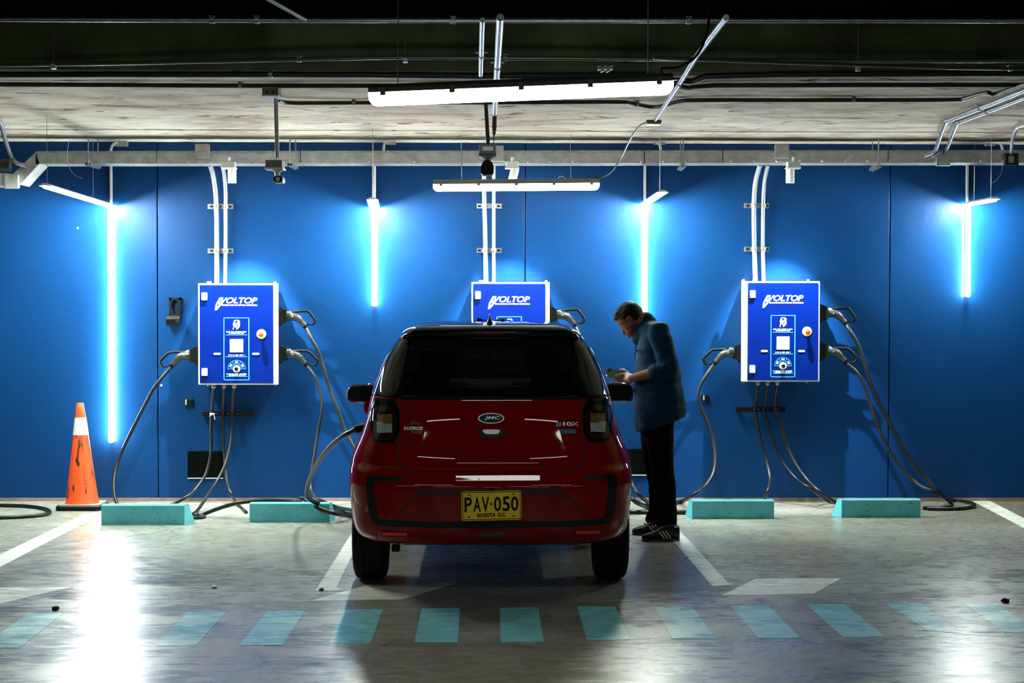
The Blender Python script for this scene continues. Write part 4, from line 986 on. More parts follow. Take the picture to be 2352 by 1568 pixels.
# ================================================================ traffic cone
def cone():
    c0 = F(190, 1168)
    Yc = c0.y + 0.02
    a = P(183, 925, Yc)
    H_ = a.z; cx_ = P(189, 1100, Yc).x
    root = empty('traffic_cone', (cx_, Yc, 0), 'tall orange traffic cone with a torn white band and black smears', 'cone')
    m, t, b_ = nt('orange_cone_plastic')
    tc = t.nodes.new('ShaderNodeTexCoord').outputs['Object']
    sm = noisenode(t, tc, 14, 7, 0.6, (2.0, 2.0, 0.4)); d2 = noisenode(t, tc, 4, 3)
    c1 = ramp(t, sm, [(0.365, (0.02, 0.015, 0.01)), (0.415, (0.85, 0.085, 0.012))])
    t.links.new(c1, b_.inputs['Base Color']); b_.inputs['Roughness'].default_value = 0.5
    rb, rt = 0.125, 0.027
    z0 = 0.045
    lean = P(184, 925, Yc).x - cx_
    mb = MB(); n = 32; vs = []; fs = []
    prof = [(0.132, z0), (rb, z0 + 0.015)] + [(rb + (rt - rb) * k / 10, z0 + 0.015 + (H_ - z0 - 0.02) * k / 10) for k in range(1, 11)] + [(rt - 0.004, H_), (rt - 0.008, H_), (rt - 0.01, H_ - 0.05)]
    for r0, h_ in prof:
        for k in range(n):
            an = 2 * PI * k / n; vs.append((cx_ + lean * h_ / H_ + r0 * math.cos(an), Yc + r0 * math.sin(an), h_))
    for i in range(len(prof) - 1):
        for k in range(n):
            p, q = i * n + k, i * n + (k + 1) % n; fs.append((p, q, q + n, p + n))
    mb.add(vs, fs).build('cone_body', m, root, smooth=True)
    # band with a ragged upper edge
    zb0, zb1 = P(0, 998, Yc).z, P(0, 958, Yc).z
    def rad(z): return rb + (rt - rb) * (z - z0 - 0.015) / (H_ - z0 - 0.02)
    vs = []; fs = []; n = 48
    for lv in range(4):
        for k in range(n):
            an = 2 * PI * k / n; z = zb0 + (zb1 - zb0) * lv / 3 + (0.008 * noise.noise(Vector((k * 0.9, 1, lv))) if lv in (0, 3) else 0)
            r0 = rad(z) + 0.0025 + 0.002 * noise.noise(Vector((k * 0.7, lv * 2, 5)))
            vs.append((cx_ + lean * z / H_ + r0 * math.cos(an), Yc + r0 * math.sin(an), z))
    for i in range(3):
        for k in range(n):
            p, q = i * n + k, i * n + (k + 1) % n; fs.append((p, q, q + n, p + n))
    MB().add(vs, fs).build('reflective_band', simple('scuffed_white_band', (0.70, 0.66, 0.62), 0.45, nz=0.12, nscale=30), root, smooth=True)
    s_ = 0.175
    mb = MB().prism(rrect(cx_ - s_, Yc - s_, cx_ + s_, Yc + s_, 0.05), lambda u, v, w_: (u, v, 0.001 + w_), 0.03)
    mb.build('rubber_base', 'black_plastic', root)
    MB().prism(rrect(cx_ - s_ + .012, Yc - s_ + .012, cx_ + s_ - .012, Yc + s_ - .012, 0.05), lambda u, v, w_: (u, v, 0.031 + w_), 0.014).build('base_top', simple('grey_rubber', (0.22, 0.22, 0.20), 0.7), root)
cone()

# ================================================================ litter on the floor
def litter(px, py, s_, mat, label, seed):
    c_ = F(px, py); rnd = random.Random(seed)
    bm = bmesh.new(); bmesh.ops.create_icosphere(bm, subdivisions=2, radius=1)
    for v in bm.verts:
        k = 1 + 0.35 * noise.noise(v.co * 1.7 + Vector((seed, 0, 0)))
        v.co = Vector((c_.x + v.co.x * s_ * k, c_.y + v.co.y * s_ * k * 1.2, max(0.0, 0.010 * s_ / 0.02 + v.co.z * s_ * 0.5 * k)))
    o = MB().frombm(bm).build('litter', mat, at=c_); tag(o, label, 'litter')
brn = simple('dry_leaf_brown', (0.06, 0.03, 0.025), 0.7)
litter(492, 1350, 0.016, 'white_plastic', 'small white scrap on the floor left of the red car', 1)
litter(738, 1356, 0.016, brn, 'dark crumpled scrap at the foot of the bay line left of the car', 2)
litter(127, 1400, 0.022, brn, 'brown dry leaf on the floor at the far left', 3)
litter(2309, 1383, 0.022, 'dark_opening', 'dark crumpled scrap on the floor at the far right', 4)
# ================================================================ the car
CXR = P(1128, 1130, 9.55).x          # centre line of the car
RING = [  # z, half width, rear y, front y
 (.275, .700, 9.665, 13.02), (.285, .735, 9.62, 13.06), (.31, .762, 9.575, 13.10), (.36, .780, 9.547, 13.13), (.42, .790, 9.537, 13.15),
 (.50, .798, 9.533, 13.15), (.60, .804, 9.533, 13.14), (.625, .805, 9.536, 13.13), (.64, .805, 9.5405, 13.12), (.66, .8045, 9.549, 13.12), (.68, .8035, 9.5572, 13.11), (.695, .802, 9.564, 13.10), (.712, .800, 9.597, 13.09), (.74, .797, 9.613, 13.06),
 (.79, .780, 9.622, 13.00), (.87, .746, 9.634, 12.85), (.93, .727, 9.643, 12.62), (.98, .7125, 9.650, 12.35), (1.06, .697, 9.665, 12.12), (1.09, .691, 9.673, 12.06),
 (1.13, .680, 9.70, 12.0), (1.20, .658, 9.758, 11.9), (1.27, .633, 9.82, 11.78), (1.36, .583, 9.88, 11.62), (1.415, .540, 9.918, 11.50), (1.424, .534, 9.868, 11.48),
 (1.45, .512, 9.845, 11.40), (1.470, .488, 9.852, 11.34), (1.484, .460, 9.885, 11.28), (1.495, .41, 9.97, 11.2), (1.503, .34, 10.1, 11.1), (1.507, .2, 10.35, 10.95), (1.509, .05, 10.6, 10.7)]
def fine_table():
    out = []
    for i in range(len(RING) - 1):
        a = RING[max(i - 1, 0)]; b = RING[i]; c = RING[i + 1]; d_ = RING[min(i + 2, len(RING) - 1)]
        n = max(1, int(round((c[0] - b[0]) / 0.012)))
        for k in range(n):
            t = k / n
            row = [b[0] + (c[0] - b[0]) * t]
            for j in (1, 2, 3):
                s0 = (c[j] - a[j]) / max(c[0] - a[0], 1e-6); s1 = (d_[j] - b[j]) / max(d_[0] - b[0], 1e-6); dz = c[0] - b[0]
                lo = (c[j] - b[j]) / dz
                # limited slopes keep the curve from overshooting
                def lim(s_): return max(min(s_, 3 * lo), 0) if lo > 0 else min(max(s_, 3 * lo), 0)
                s0 = lim(s0); s1 = lim(s1)
                h00 = 2 * t ** 3 - 3 * t ** 2 + 1; h10 = t ** 3 - 2 * t ** 2 + t; h01 = -2 * t ** 3 + 3 * t ** 2; h11 = t ** 3 - t ** 2
                row.append(h00 * b[j] + h10 * dz * s0 + h01 * c[j] + h11 * dz * s1)
            out.append(tuple(row))
    out.append(RING[-1]); return out
TAB = fine_table()
def prof(z):
    if z <= TAB[0][0]: return TAB[0][1:]
    for a, b in zip(TAB[:-1], TAB[1:]):
        if z <= b[0]:
            t = (z - a[0]) / (b[0] - a[0]); return tuple(a[j] + (b[j] - a[j]) * t for j in (1, 2, 3))
    return TAB[-1][1:]
def corner(z, w_):
    if z < 1.09: return min(0.21, w_ * .4), 0.30
    k = min(1, (z - 1.09) / 0.36)
    return max(0.21 + (max(w_ - 0.485, 0.05) - 0.21) * k * .9, 0.04) if w_ > .12 else 0.04, 0.30 - 0.1 * k
def rear_y(xl, z):
    w_, r_, f_ = prof(z); cx_, cy_ = corner(z, w_)
    x = min(abs(xl), w_)
    t = max(0.0, (x - (w_ - cx_)) / cx_)
    return r_ + 0.09 * (x / w_) ** 2 + cy_ * (1 - math.sqrt(max(0.0, 1 - t ** 2.1)))
NA, NC, NS, NF = 13, 12, 26, 16
def half_ring(z):
    w_, r_, f_ = prof(z); cx_, cy_ = corner(z, w_)
    pts = []; sp = (w_ - cx_)
    for i in range(NA): x = sp * i / NA; pts.append((x, rear_y(x, z)))
    for i in range(NC):
        th = PI / 2 * i / NC; x = sp + cx_ * math.sin(th); pts.append((x, rear_y(x, z)))
    y0 = rear_y(w_, z); fcy = 0.55 if z < 1.0 else 0.5; fcx = min(0.34, w_ * .6)
    y1 = f_ - 0.10 - fcy
    if y1 < y0 + .05: y1 = y0 + .05; fcy = max(.05, f_ - .1 - y1)
    ys = [y0 + (y1 - y0) * i / NS for i in range(NS)]
    for y in ys: pts.append((w_, y))
    for i in range(NF):
        th = PI / 2 * i / NF; pts.append((w_ - fcx * (1 - math.cos(th)), y1 + fcy * math.sin(th)))
    for i in range(7):
        x = (w_ - fcx) * (1 - i / 6); pts.append((x, f_ - 0.10 * (x / max(w_, .01)) ** 2 if i else y1 + fcy))
    return pts
def ring(z):
    h_ = half_ring(z)
    return [(x, y, z) for x, y in h_] + [(-x, y, z) for x, y in h_[-2:0:-1]]
car = empty('car', (CXR, 11.3, 0), 'small dark red hatchback seen from behind, plugged in between the bays', 'car')
def paint(name, col):
    m, t, b_ = nt(name)
    b_.inputs['Base Color'].default_value = (*col, 1); b_.inputs['Roughness'].default_value = 0.32
    b_.inputs['Specular IOR Level'].default_value = 0.0
    b_.inputs['Coat Weight'].default_value = 0.65; b_.inputs['Coat Roughness'].default_value = 0.02
    return m
M['car_red'] = paint('red_car_paint', (0.235, 0.003, 0.0004))
M['car_black'] = paint('black_car_paint', (0.004, 0.005, 0.006))
M['trim'] = simple('green_black_trim', (0.003, 0.010, 0.007), 0.5, spec=0.3)
M['tyre'] = simple('tyre_rubber', (0.006, 0.007, 0.007), 0.85, spec=0.2)
m, t, b_ = nt('privacy_glass')
for n_ in list(t.nodes): t.nodes.remove(n_)
tr_ = t.nodes.new('ShaderNodeBsdfTransparent'); tr_.inputs[0].default_value = (0.04, 0.05, 0.047, 1)
gl_ = t.nodes.new('ShaderNodeBsdfGlossy'); gl_.inputs['Roughness'].default_value = 0.02; gl_.inputs[0].default_value = (.9, .95, .95, 1)
fr_ = t.nodes.new('ShaderNodeFresnel'); fr_.inputs[0].default_value = 1.45
mx_ = t.nodes.new('ShaderNodeMixShader'); ou_ = t.nodes.new('ShaderNodeOutputMaterial')
t.links.new(fr_.outputs[0], mx_.inputs[0]); t.links.new(tr_.outputs[0], mx_.inputs[1]); t.links.new(gl_.outputs[0], mx_.inputs[2]); t.links.new(mx_.outputs[0], ou_.inputs[0])
M['glass'] = m
m, t, b_ = nt('windscreen_glass')
for n_ in list(t.nodes): t.nodes.remove(n_)
tr_ = t.nodes.new('ShaderNodeBsdfTransparent'); tr_.inputs[0].default_value = (0.55, 0.62, 0.6, 1)
gl_ = t.nodes.new('ShaderNodeBsdfGlossy'); gl_.inputs['Roughness'].default_value = 0.02
fr_ = t.nodes.new('ShaderNodeFresnel'); fr_.inputs[0].default_value = 1.4
mx_ = t.nodes.new('ShaderNodeMixShader'); ou_ = t.nodes.new('ShaderNodeOutputMaterial')
t.links.new(fr_.outputs[0], mx_.inputs[0]); t.links.new(tr_.outputs[0], mx_.inputs[1]); t.links.new(gl_.outputs[0], mx_.inputs[2]); t.links.new(mx_.outputs[0], ou_.inputs[0])
M['glass_clear'] = m

# --- lower body: closed shell, then wheel arches cut out
zs = [r_[0] for r_ in TAB if r_[0] <= 1.0901]
rows = [ring(z) for z in zs]; n = len(rows[0])
vs = [p for r_ in rows for p in r_]; fs = []
for i in range(len(rows) - 1):
    for k in range(n): fs.append((i * n + k, i * n + (k + 1) % n, (i + 1) * n + (k + 1) % n, (i + 1) * n + k))
fs.append(tuple(range(n))[::-1]); fs.append(tuple((len(rows) - 1) * n + k for k in range(n)))
body = MB().add([(CXR + x, y, z) for x, y, z in vs], fs).build('body_shell', 'car_red', car, label='red painted lower body')
AX_R, AX_F, WR = 10.22, 12.45, 0.285
cut = MB()
for ya in (AX_R, AX_F):
    for s_ in (-1, 1):
        cut.lathe([(0.335, 0), (0.335, 0.30)], (CXR + s_ * 0.56, ya, WR + 0.01), (s_, 0, 0), 40)
co = cut.build('cutter', 'tyre')
bo = body.modifiers.new('b', 'BOOLEAN'); bo.operation = 'DIFFERENCE'; bo.object = co; bo.solver = 'EXACT'
me = evaluated(body); body.modifiers.clear(); body.data = me
bpy.data.objects.remove(co)
me.materials.clear(); me.materials.append(M['car_red']); me.materials.append(M['tyre'])
for p_ in me.polygons:
    if p_.normal.z > 0.95 and p_.center.z > 1.08: p_.material_index = 1
    else: p_.material_index = 0
shade(me, 38)

# --- greenhouse split into roof and pillars, rear window, side windows, windscreen
zs = [1.09] + [r_[0] for r_ in TAB if r_[0] > 1.0901]
rows = [ring(z) for z in zs]; H2 = NA + NC + NS + NF + 7
sets = {'roof_and_pillars': [], 'rear_window': [], 'side_window': [], 'side_window2': [], 'windscreen': []}
vs = [(CXR + x, y, z) for r_ in rows for x, y, z in r_]
def classify(k, za, zb):
    kk = k if k < H2 - 1 else (2 * (H2 - 1) - 1 - k)
    zc_ = (za + zb) / 2
    if not (1.10 < zc_ < 1.415): return 'roof_and_pillars'
    if kk < NA + 1: return 'rear_window'
    if kk < NA + NC + 4: return 'roof_and_pillars'
    ks = kk - NA - NC
    if 4 <= ks < 13 or 14 <= ks < NS - 1: return 'side_window' if k < H2 - 1 else 'side_window2'
    if ks < NS + 5: return 'roof_and_pillars'
    return 'windscreen'
for i in range(len(rows) - 1):
    for k in range(n):
        sets[classify(k, zs[i], zs[i + 1])].append((i * n + k, i * n + (k + 1) % n, (i + 1) * n + (k + 1) % n, (i + 1) * n + k))
sets['roof_and_pillars'].append(tuple((len(rows) - 1) * n + k for k in range(n)))
def submesh(fl):
    used = sorted({i for f in fl for i in f}); mp = {u: q for q, u in enumerate(used)}
    return [vs[u] for u in used], [tuple(mp[i] for i in f) for f in fl]
for nm, mt in (('roof_and_pillars', 'car_black'), ('rear_window', 'glass'), ('side_window', 'glass'), ('side_window2', 'glass'), ('windscreen', 'glass_clear')):
    v_, f_ = submesh(sets[nm])
    o = MB().add(v_, f_).build(nm.replace('2', ''), mt, car, label={'roof_and_pillars': 'gloss black roof and pillars', 'rear_window': 'dark tinted rear window'}.get(nm), norm=False)
    bm = bmesh.new(); bm.from_mesh(o.data); bmesh.ops.remove_doubles(bm, verts=bm.verts, dist=1e-5); bmesh.ops.recalc_face_normals(bm, faces=bm.faces)
    if nm == 'roof_and_pillars':
        f0 = max(bm.faces, key=lambda f: f.calc_center_median().z)
        if f0.normal.z < 0: bmesh.ops.reverse_faces(bm, faces=bm.faces)
    bm.to_mesh(o.data); bm.free()
    shade(o.data, 50)
    if nm == 'roof_and_pillars':
        so = o.modifiers.new('s', 'SOLIDIFY'); so.thickness = 0.02; so.offset = -1

# --- patches laid on the rear surface
def to_xz(px, py):
    Y = 9.62
    for _ in range(5):
        v = P(px, py, Y); Y = rear_y(v.x - CXR, v.z) if v.z < 1.5 else Y
    return (v.x - CXR, v.z)
CR = Vector((780, 700)); CS = 2.3757
def Zc(x, y): return (780 + x / CS, 700 + y / CS)      # pixel in the zoomed crop of the car's rear
def patch(name, pts, mat, off=0.004, th=0.006, parent=None, label=None, xz=False, step=0.02, smooth=35, raise_fn=None):
    poly = pts if xz else [to_xz(*p) for p in pts]
    bm = bmesh.new()
    f = bm.faces.new([bm.verts.new((x, 0, z)) for x, z in poly])
    x0, x1 = min(p[0] for p in poly), max(p[0] for p in poly); z0, z1 = min(p[1] for p in poly), max(p[1] for p in poly)
    x = math.ceil(x0 / step) * step
    while x < x1:
        bmesh.ops.bisect_plane(bm, geom=bm.verts[:] + bm.edges[:] + bm.faces[:], plane_co=(x, 0, 0), plane_no=(1, 0, 0)); x += step
    z = math.ceil(z0 / step) * step
    while z < z1:
        bmesh.ops.bisect_plane(bm, geom=bm.verts[:] + bm.edges[:] + bm.faces[:], plane_co=(0, 0, z), plane_no=(0, 0, 1)); z += step
    for v in bm.verts:
        e = off + (raise_fn(v.co.x, v.co.z) if raise_fn else 0)
        v.co = Vector((CXR + v.co.x, rear_y(v.co.x, v.co.z) - e, v.co.z))
    r_ = bmesh.ops.extrude_face_region(bm, geom=bm.faces[:])
    for v in r_['geom']:
        if isinstance(v, bmesh.types.BMVert): v.co.y += th
    return MB().frombm(bm).build(name, mat, parent or car, smooth=smooth, label=label)
def chaikin(p, n=2):
    for _ in range(n):
        q = []
        for i in range(len(p)):
            a, b = p[i], p[(i + 1) % len(p)]
            q += [(a[0] * .75 + b[0] * .25, a[1] * .75 + b[1] * .25), (a[0] * .25 + b[0] * .75, a[1] * .25 + b[1] * .75)]
        p = q
    return p
def zz(l): return [Zc(*p) for p in l]
def ribbon(center, wd):
    """closed outline of an open polyline given width (crop pixels)"""
    L_, R_ = [], []
    for i, p in enumerate(center):
        a = center[max(i - 1, 0)]; b = center[min(i + 1, len(center) - 1)]
        d_ = Vector((b[0] - a[0], b[1] - a[1])).normalized(); nrm = (-d_.y, d_.x)
        w_ = wd if not isinstance(wd, list) else wd[i]
        L_.append((p[0] + nrm[0] * w_, p[1] + nrm[1] * w_)); R_.append((p[0] - nrm[0] * w_, p[1] - nrm[1] * w_))
    return L_ + R_[::-1]
# tailgate: proud panel with a dark shut line round it
gate = [(333, 520), (330, 640), (329, 760), (330, 840), (336, 865), (352, 885), (380, 897), (500, 905), (660, 909), (830, 910), (1000, 907), (1160, 902), (1270, 894), (1300, 882), (1318, 862), (1325, 838), (1325, 740), (1322, 620), (1316, 516), (1000, 512), (830, 511), (660, 512)]
gate_o = [(325, 516), (321, 640), (320, 760), (321, 842), (327, 870), (346, 893), (378, 906), (500, 914), (660, 918), (830, 919), (1000, 916), (1160, 911), (1274, 903), (1307, 889), (1326, 867), (1334, 839), (1334, 740), (1331, 620), (1325, 510), (1000, 506), (830, 505), (660, 506)]
patch('shut_line', zz(gate_o), 'pit', 0.0012, 0.004)
tg = patch('tailgate', zz(gate), 'car_red', 0.008, 0.012, label='red tailgate')
# handle surround, recess and handle, emblem
def gpt(x, y): return (900 + x / 5.2267, 930 + y / 5.2267)      # crop of the badges
patch('emblem_plinth', [gpt(*p) for p in [(1000, 30), (1370, 30), (1420, 90), (1425, 150), (1405, 260), (1390, 330), (1340, 410), (1290, 425), (1110, 425), (1050, 405), (1005, 330), (985, 260), (955, 150), (960, 80)]], 'car_red', 0.0125, 0.012, tg, smooth=20)
def ell(cx_, cy_, rx, ry, n=28): return [(cx_ + rx * math.cos(2 * PI * k / n), cy_ + ry * math.sin(2 * PI * k / n)) for k in range(n)]
M['chrome'] = simple('chrome', (0.80, 0.82, 0.82), 0.24, 0.9)
M['badge_field'] = simple('teal_enamel', (0.01, 0.06, 0.075), 0.15, 0.3, coat=1.0)
em = patch('emblem', [gpt(*p) for p in ell(1192, 155, 158, 64)], 'chrome', 0.021, 0.010, tg, step=0.01, label='oval chrome emblem with dark teal field')
patch('emblem_field', [gpt(*p) for p in ell(1192, 155, 142, 53)], 'badge_field', 0.0225, 0.002, em, step=0.01)
def on_rear(body_t, x0, y0, x1, y1, name, mat, parent, off, conv=gpt, shear=0.0, bold=0.0, sp=1.0, dy=0.0):
    a = to_xz(*conv(x0, y1)); b = to_xz(*conv(x1, y0)); c = to_xz(*conv(x1, y1))
    vs_, fs_ = text_mb(body_t, b[0] - a[0], b[1] - c[1], 0.0015, shear, bold, sp)
    sl = (c[1] - a[1]) / (b[0] - a[0])
    out = []
    for u, v, w_ in vs_:
        x, z = a[0] + u, a[1] + v + sl * u
        out.append((CXR + x, rear_y(x, z) - off - w_, z))
    return MB().add(out, fs_).build(name, mat, parent)
on_rear('JMC', 1110, 128, 1300, 178, 'emblem_lettering', 'chrome', em, 0.0235, shear=0.2, bold=0.03)
patch('handle_recess', [gpt(*p) for p in [(1020, 278), (1370, 278), (1378, 300), (1350, 360), (1300, 398), (1075, 400), (1040, 365), (1008, 300)]], 'car_red', 0.017, 0.006, tg, smooth=15)
hr = patch('handle_pocket', [gpt(*p) for p in [(1040, 286), (1350, 286), (1355, 305), (1330, 350), (1288, 388), (1088, 390), (1052, 352), (1025, 305)]], 'pit', 0.0195, 0.003, tg)
patch('camera_housing', [gpt(*p) for p in chaikin([(1085, 288), (1298, 288), (1290, 325), (1265, 345), (1125, 345), (1098, 320)], 1)], 'chrome', 0.025, 0.008, tg, label='small chrome reversing camera housing')
on_rear('auteco', 140, 248, 372, 296, 'badge_lettering', 'chrome', tg, 0.0085, shear=0.15, bold=0.02)
M['badge_dark'] = simple('dark_badge_metal', (0.06, 0.075, 0.05), 0.3, 0.8)
patch('badge_bird', [gpt(*p) for p in [(150, 236), (215, 222), (240, 190), (262, 180), (290, 205), (345, 215), (372, 236), (300, 226), (262, 230), (215, 236)]], 'badge_dark', 0.0095, 0.002, tg, step=0.01)
patch('badge_plate', [gpt(*p) for p in [(235, 300), (370, 300), (370, 342), (235, 340)]], 'badge_dark', 0.0095, 0.002, tg)
patch('badge_square', [gpt(*p) for p in [(1970, 202), (2040, 202), (2040, 256), (1970, 256)]], 'badge_field', 0.0095, 0.002, tg)
on_rear('10X', 2058, 200, 2245, 248, 'badge_lettering', 'chrome', tg, 0.0085, shear=0.0, bold=0.02)
patch('badge_plate', [gpt(*p) for p in [(2025, 290), (2205, 290), (2205, 340), (2025, 340)]], simple('blue_badge', (0.01, 0.13, 0.28), 0.3), 0.0095, 0.002, tg, label='small blue badge plate')
# lamps
M['lamp_dark'] = simple('smoked_red_lens', (0.035, 0.012, 0.006), 0.12, coat=1.0)
M['amber'] = simple('amber_lens', (0.22, 0.12, 0.03), 0.15, coat=1.0)
M['clear_lens'] = simple('frosted_reverse_lens', (0.42, 0.5, 0.47), 0.2, coat=1.0)
for s_, nm in ((1, 'left'), (-1, 'right')):
    def mx(x, y, s_=s_):           # mirror about the middle of the crop (827)
        return Zc(x if s_ > 0 else 1655 - x, y + (0 if s_ > 0 else -5))
    out = [mx(*p) for p in [(212, 506), (326, 516), (326, 752), (200, 746), (180, 728), (168, 650), (165, 590), (178, 530)]]
    tl = patch('tail_lamp', chaikin(out, 1), 'car_black', 0.012, 0.02, label='boxy tail lamp in a black surround')
    patch('lamp_ring', [mx(*p) for p in chaikin([(188, 544), (312, 548), (312, 736), (196, 736), (184, 700), (180, 600)], 2)], 'lamp_dark', 0.022, 0.012, tl, label='smoked dark red outer lens')
    patch('lamp_frame', [mx(*p) for p in chaikin([(200, 580), (296, 580), (296, 704), (200, 704)], 1)], 'car_black', 0.026, 0.006, tl)
    patch('amber_lens', [mx(*p) for p in [(206, 594), (288, 592), (289, 638), (205, 638)]], 'amber', 0.031, 0.007, tl, label='amber upper lens')
    patch('reverse_lens', [mx(*p) for p in [(205, 644), (289, 644), (287, 693), (212, 696), (205, 688)]], 'clear_lens', 0.031, 0.007, tl, label='frosted clear lower lens')
    patch('lens_divider', [mx(*p) for p in [(203, 637), (291, 637), (291, 645), (203, 645)]], 'chrome', 0.033, 0.004, tl)
# bumper: C-shaped black trim on both sides joined along the bottom
trim = [(148, 945), (158, 933), (190, 932), (330, 939), (362, 941), (345, 950), (332, 960), (205, 962), (192, 964), (190, 985), (192, 1040), (198, 1100), (206, 1150), (216, 1164), (232, 1172), (340, 1178), (500, 1183), (830, 1184), (1180, 1180), (1340, 1174), (1420, 1168), (1438, 1160), (1448, 1145), (1456, 1100), (1463, 1040), (1466, 985), (1464, 960), (1450, 955), (1350, 952), (1330, 942), (1318, 932), (1350, 930), (1470, 922), (1500, 923), (1512, 935), (1514, 985), (1510, 1060), (1500, 1120), (1488, 1165), (1474, 1186), (1452, 1197), (1340, 1204), (1180, 1211), (830, 1216), (500, 1215), (330, 1209), (205, 1202), (185, 1194), (172, 1176), (160, 1120), (150, 1060), (146, 985)]
patch('bumper_trim', zz(trim), 'trim', 0.004, 0.008, label='green-black trim framing the bumper')
# recess around the number plate: shade of its upper facet and two creases painted as dark strips
patch('bumper_crease_shade', zz([(452, 1006), (480, 1002), (830, 1000), (1180, 1000), (1205, 1006), (1225, 1024), (1190, 1034), (830, 1036), (465, 1036), (420, 1052), (395, 1075), (345, 1125), (303, 1163), (296, 1160), (340, 1112), (392, 1055), (430, 1018)]), simple('painted_recess_shade', (0.035, 0.005, 0.003), 0.5), 0.003, 0.006)
patch('bumper_crease_shade', zz([(1190, 1034), (1225, 1024), (1262, 1052), (1310, 1105), (1350, 1150), (1382, 1172), (1372, 1172), (1335, 1145), (1290, 1098), (1250, 1062), (1215, 1042)]), bpy.data.materials['painted_recess_shade'], 0.003, 0.006)
patch('plate_lamp', zz([(815, 998), (842, 998), (845, 1016), (812, 1016)]), 'black_plastic', 0.03, 0.035)
M['reflector'] = emis('retroreflective_red', (1.0, 0.02, 0.01), 0.0)
M['reflector'] = simple('retroreflective_red', (1.0, 0.010, 0.005), 0.3, coat=1.0)
for q in ([(234, 1239), (370, 1241), (369, 1260), (235, 1257)], [(1291, 1232), (1423, 1229), (1423, 1247), (1291, 1250)]):
    r_ = patch('reflector_frame', zz([(q[0][0] - 4, q[0][1] - 4), (q[1][0] + 4, q[1][1] - 4), (q[2][0] + 4, q[2][1] + 4), (q[3][0] - 4, q[3][1] + 4)]), 'black_plastic', 0.003, 0.006)
    patch('reflector', zz(q), 'reflector', 0.007, 0.006, r_, label='bright red reflector')
patch('fog_lamp_insert', zz([(748, 1230), (912, 1230), (905, 1250), (885, 1272), (870, 1277), (790, 1277), (775, 1272), (757, 1250)]), 'lamp_dark', 0.004, 0.008, label='dark trapezoid insert in the lower bumper')
# spoiler brake lamp, shark fin
patch('brake_lamp', zz([(750, 150), (903, 150), (903, 164), (750, 164)]), simple('unlit_brake_lens', (0.10, 0.004, 0.003), 0.25), 0.004, 0.006, label='unlit high brake lamp')
a_ = P(1125, 748, 10.1)
bm = bmesh.new()
for k, (sx, sy, zz_) in enumerate([(0.027, 0.075, 0), (0.022, 0.060, .012), (0.012, 0.035, .035), (0.005, 0.016, .055), (0.002, 0.006, .068)]):
    for j in range(12):
        an = 2 * PI * j / 12
        bm.verts.new((a_.x + sx * math.cos(an), 10.12 + sy * math.sin(an) - zz_ * .3, 1.488 + zz_))
bm.verts.ensure_lookup_table()
for i in range(4):
    for j in range(12): bm.faces.new([bm.verts[q] for q in (i * 12 + j, i * 12 + (j + 1) % 12, (i + 1) * 12 + (j + 1) % 12, (i + 1) * 12 + j)])
bm.faces.new([bm.verts[48 + j] for j in range(12)])
MB().frombm(bm).build('roof_aerial', 'car_black', car, smooth=60)
# wiper base and washer line under the window
patch('window_lower_strip', zz([(336, 505), (1312, 502), (1314, 512), (334, 516)]), 'black_plastic', 0.010, 0.012)
# number plate
pl_y = 9.508
pc = [P(*q, pl_y) for q in ((1060.3, 1196), (1197.6, 1192.6), (1196.8, 1126), (1059.6, 1128.6))]
U = (pc[1] - pc[0]); V = (pc[3] - pc[0]); PW, PH = U.length, V.length
plate_m = simple('yellow_plate', (1.0, 0.66, 0.015), 0.3, coat=0.6)
def on_plate(u, v, w_=0): return pc[0] + U * (u / PW) + V * (v / PH) + Vector((0, -w_, 0))
pr_ = MB().prism(rrect(0, 0, PW, PH, 0.013), lambda u, v, w_: on_plate(u, v, w_), 0.004).build('number_plate', plate_m, car, label='yellow number plate reading PAV 050')
MB().prism(rrect(0.02, 0.02, PW - .02, PH - .02, 0.01), lambda u, v, w_: on_plate(u, v, -0.03 + w_), 0.03).build('plate_backing', 'black_plastic', pr_)
# raised rim and black line inside it
def frame(r0, r1, wa, wb, nm, mt):
    o_, i_ = rrect(r0, r0, PW - r0, PH - r0, max(0.013 - r0, .004)), rrect(r1, r1, PW - r1, PH - r1, max(0.013 - r1, .003))
    k = len(o_); vs_ = [on_plate(u, v, wa) for u, v in o_] + [on_plate(u, v, wa) for u, v in i_] + [on_plate(u, v, wb) for u, v in o_] + [on_plate(u, v, wb) for u, v in i_]
    fs_ = []
    for q in range(k):
        p = (q + 1) % k
        fs_ += [(q, p, k + p, k + q), (2 * k + q, 3 * k + q, 3 * k + p, 2 * k + p), (q, 2 * k + q, 2 * k + p, p), (k + q, k + p, 3 * k + p, 3 * k + q)]
    MB().add(vs_, fs_).build(nm, mt, pr_)
frame(0.0, 0.004, 0.004, 0.0055, 'plate_rim', plate_m)
frame(0.0045, 0.008, 0.004, 0.005, 'plate_border', 'black_plastic')
def plate_text(s_, u0, v0, u1, v1, bold, nm):
    vs_, fs_ = text_mb(s_, u1 - u0, v1 - v0, 0.0018, 0, bold, 1.06)
    MB().add([on_plate(u0 + u, v0 + v, 0.0038 + w_) for u, v, w_ in vs_], fs_).build(nm, 'black_plastic', pr_)
k_ = PW / 1545.0
for ch, x0, x1 in (('P', 78, 272), ('A', 310, 498), ('V', 522, 718), ('0', 840, 1025), ('5', 1058, 1250), ('0', 1278, 1472)):
    plate_text(ch, x0 * k_, 0.30 * PH, x1 * k_, 0.80 * PH, 0.02, 'plate_character')
plate_text('BOGOTA  D.C.', 410 * k_, 0.115 * PH, 1150 * k_, 0.25 * PH, 0.04, 'plate_city_lettering')
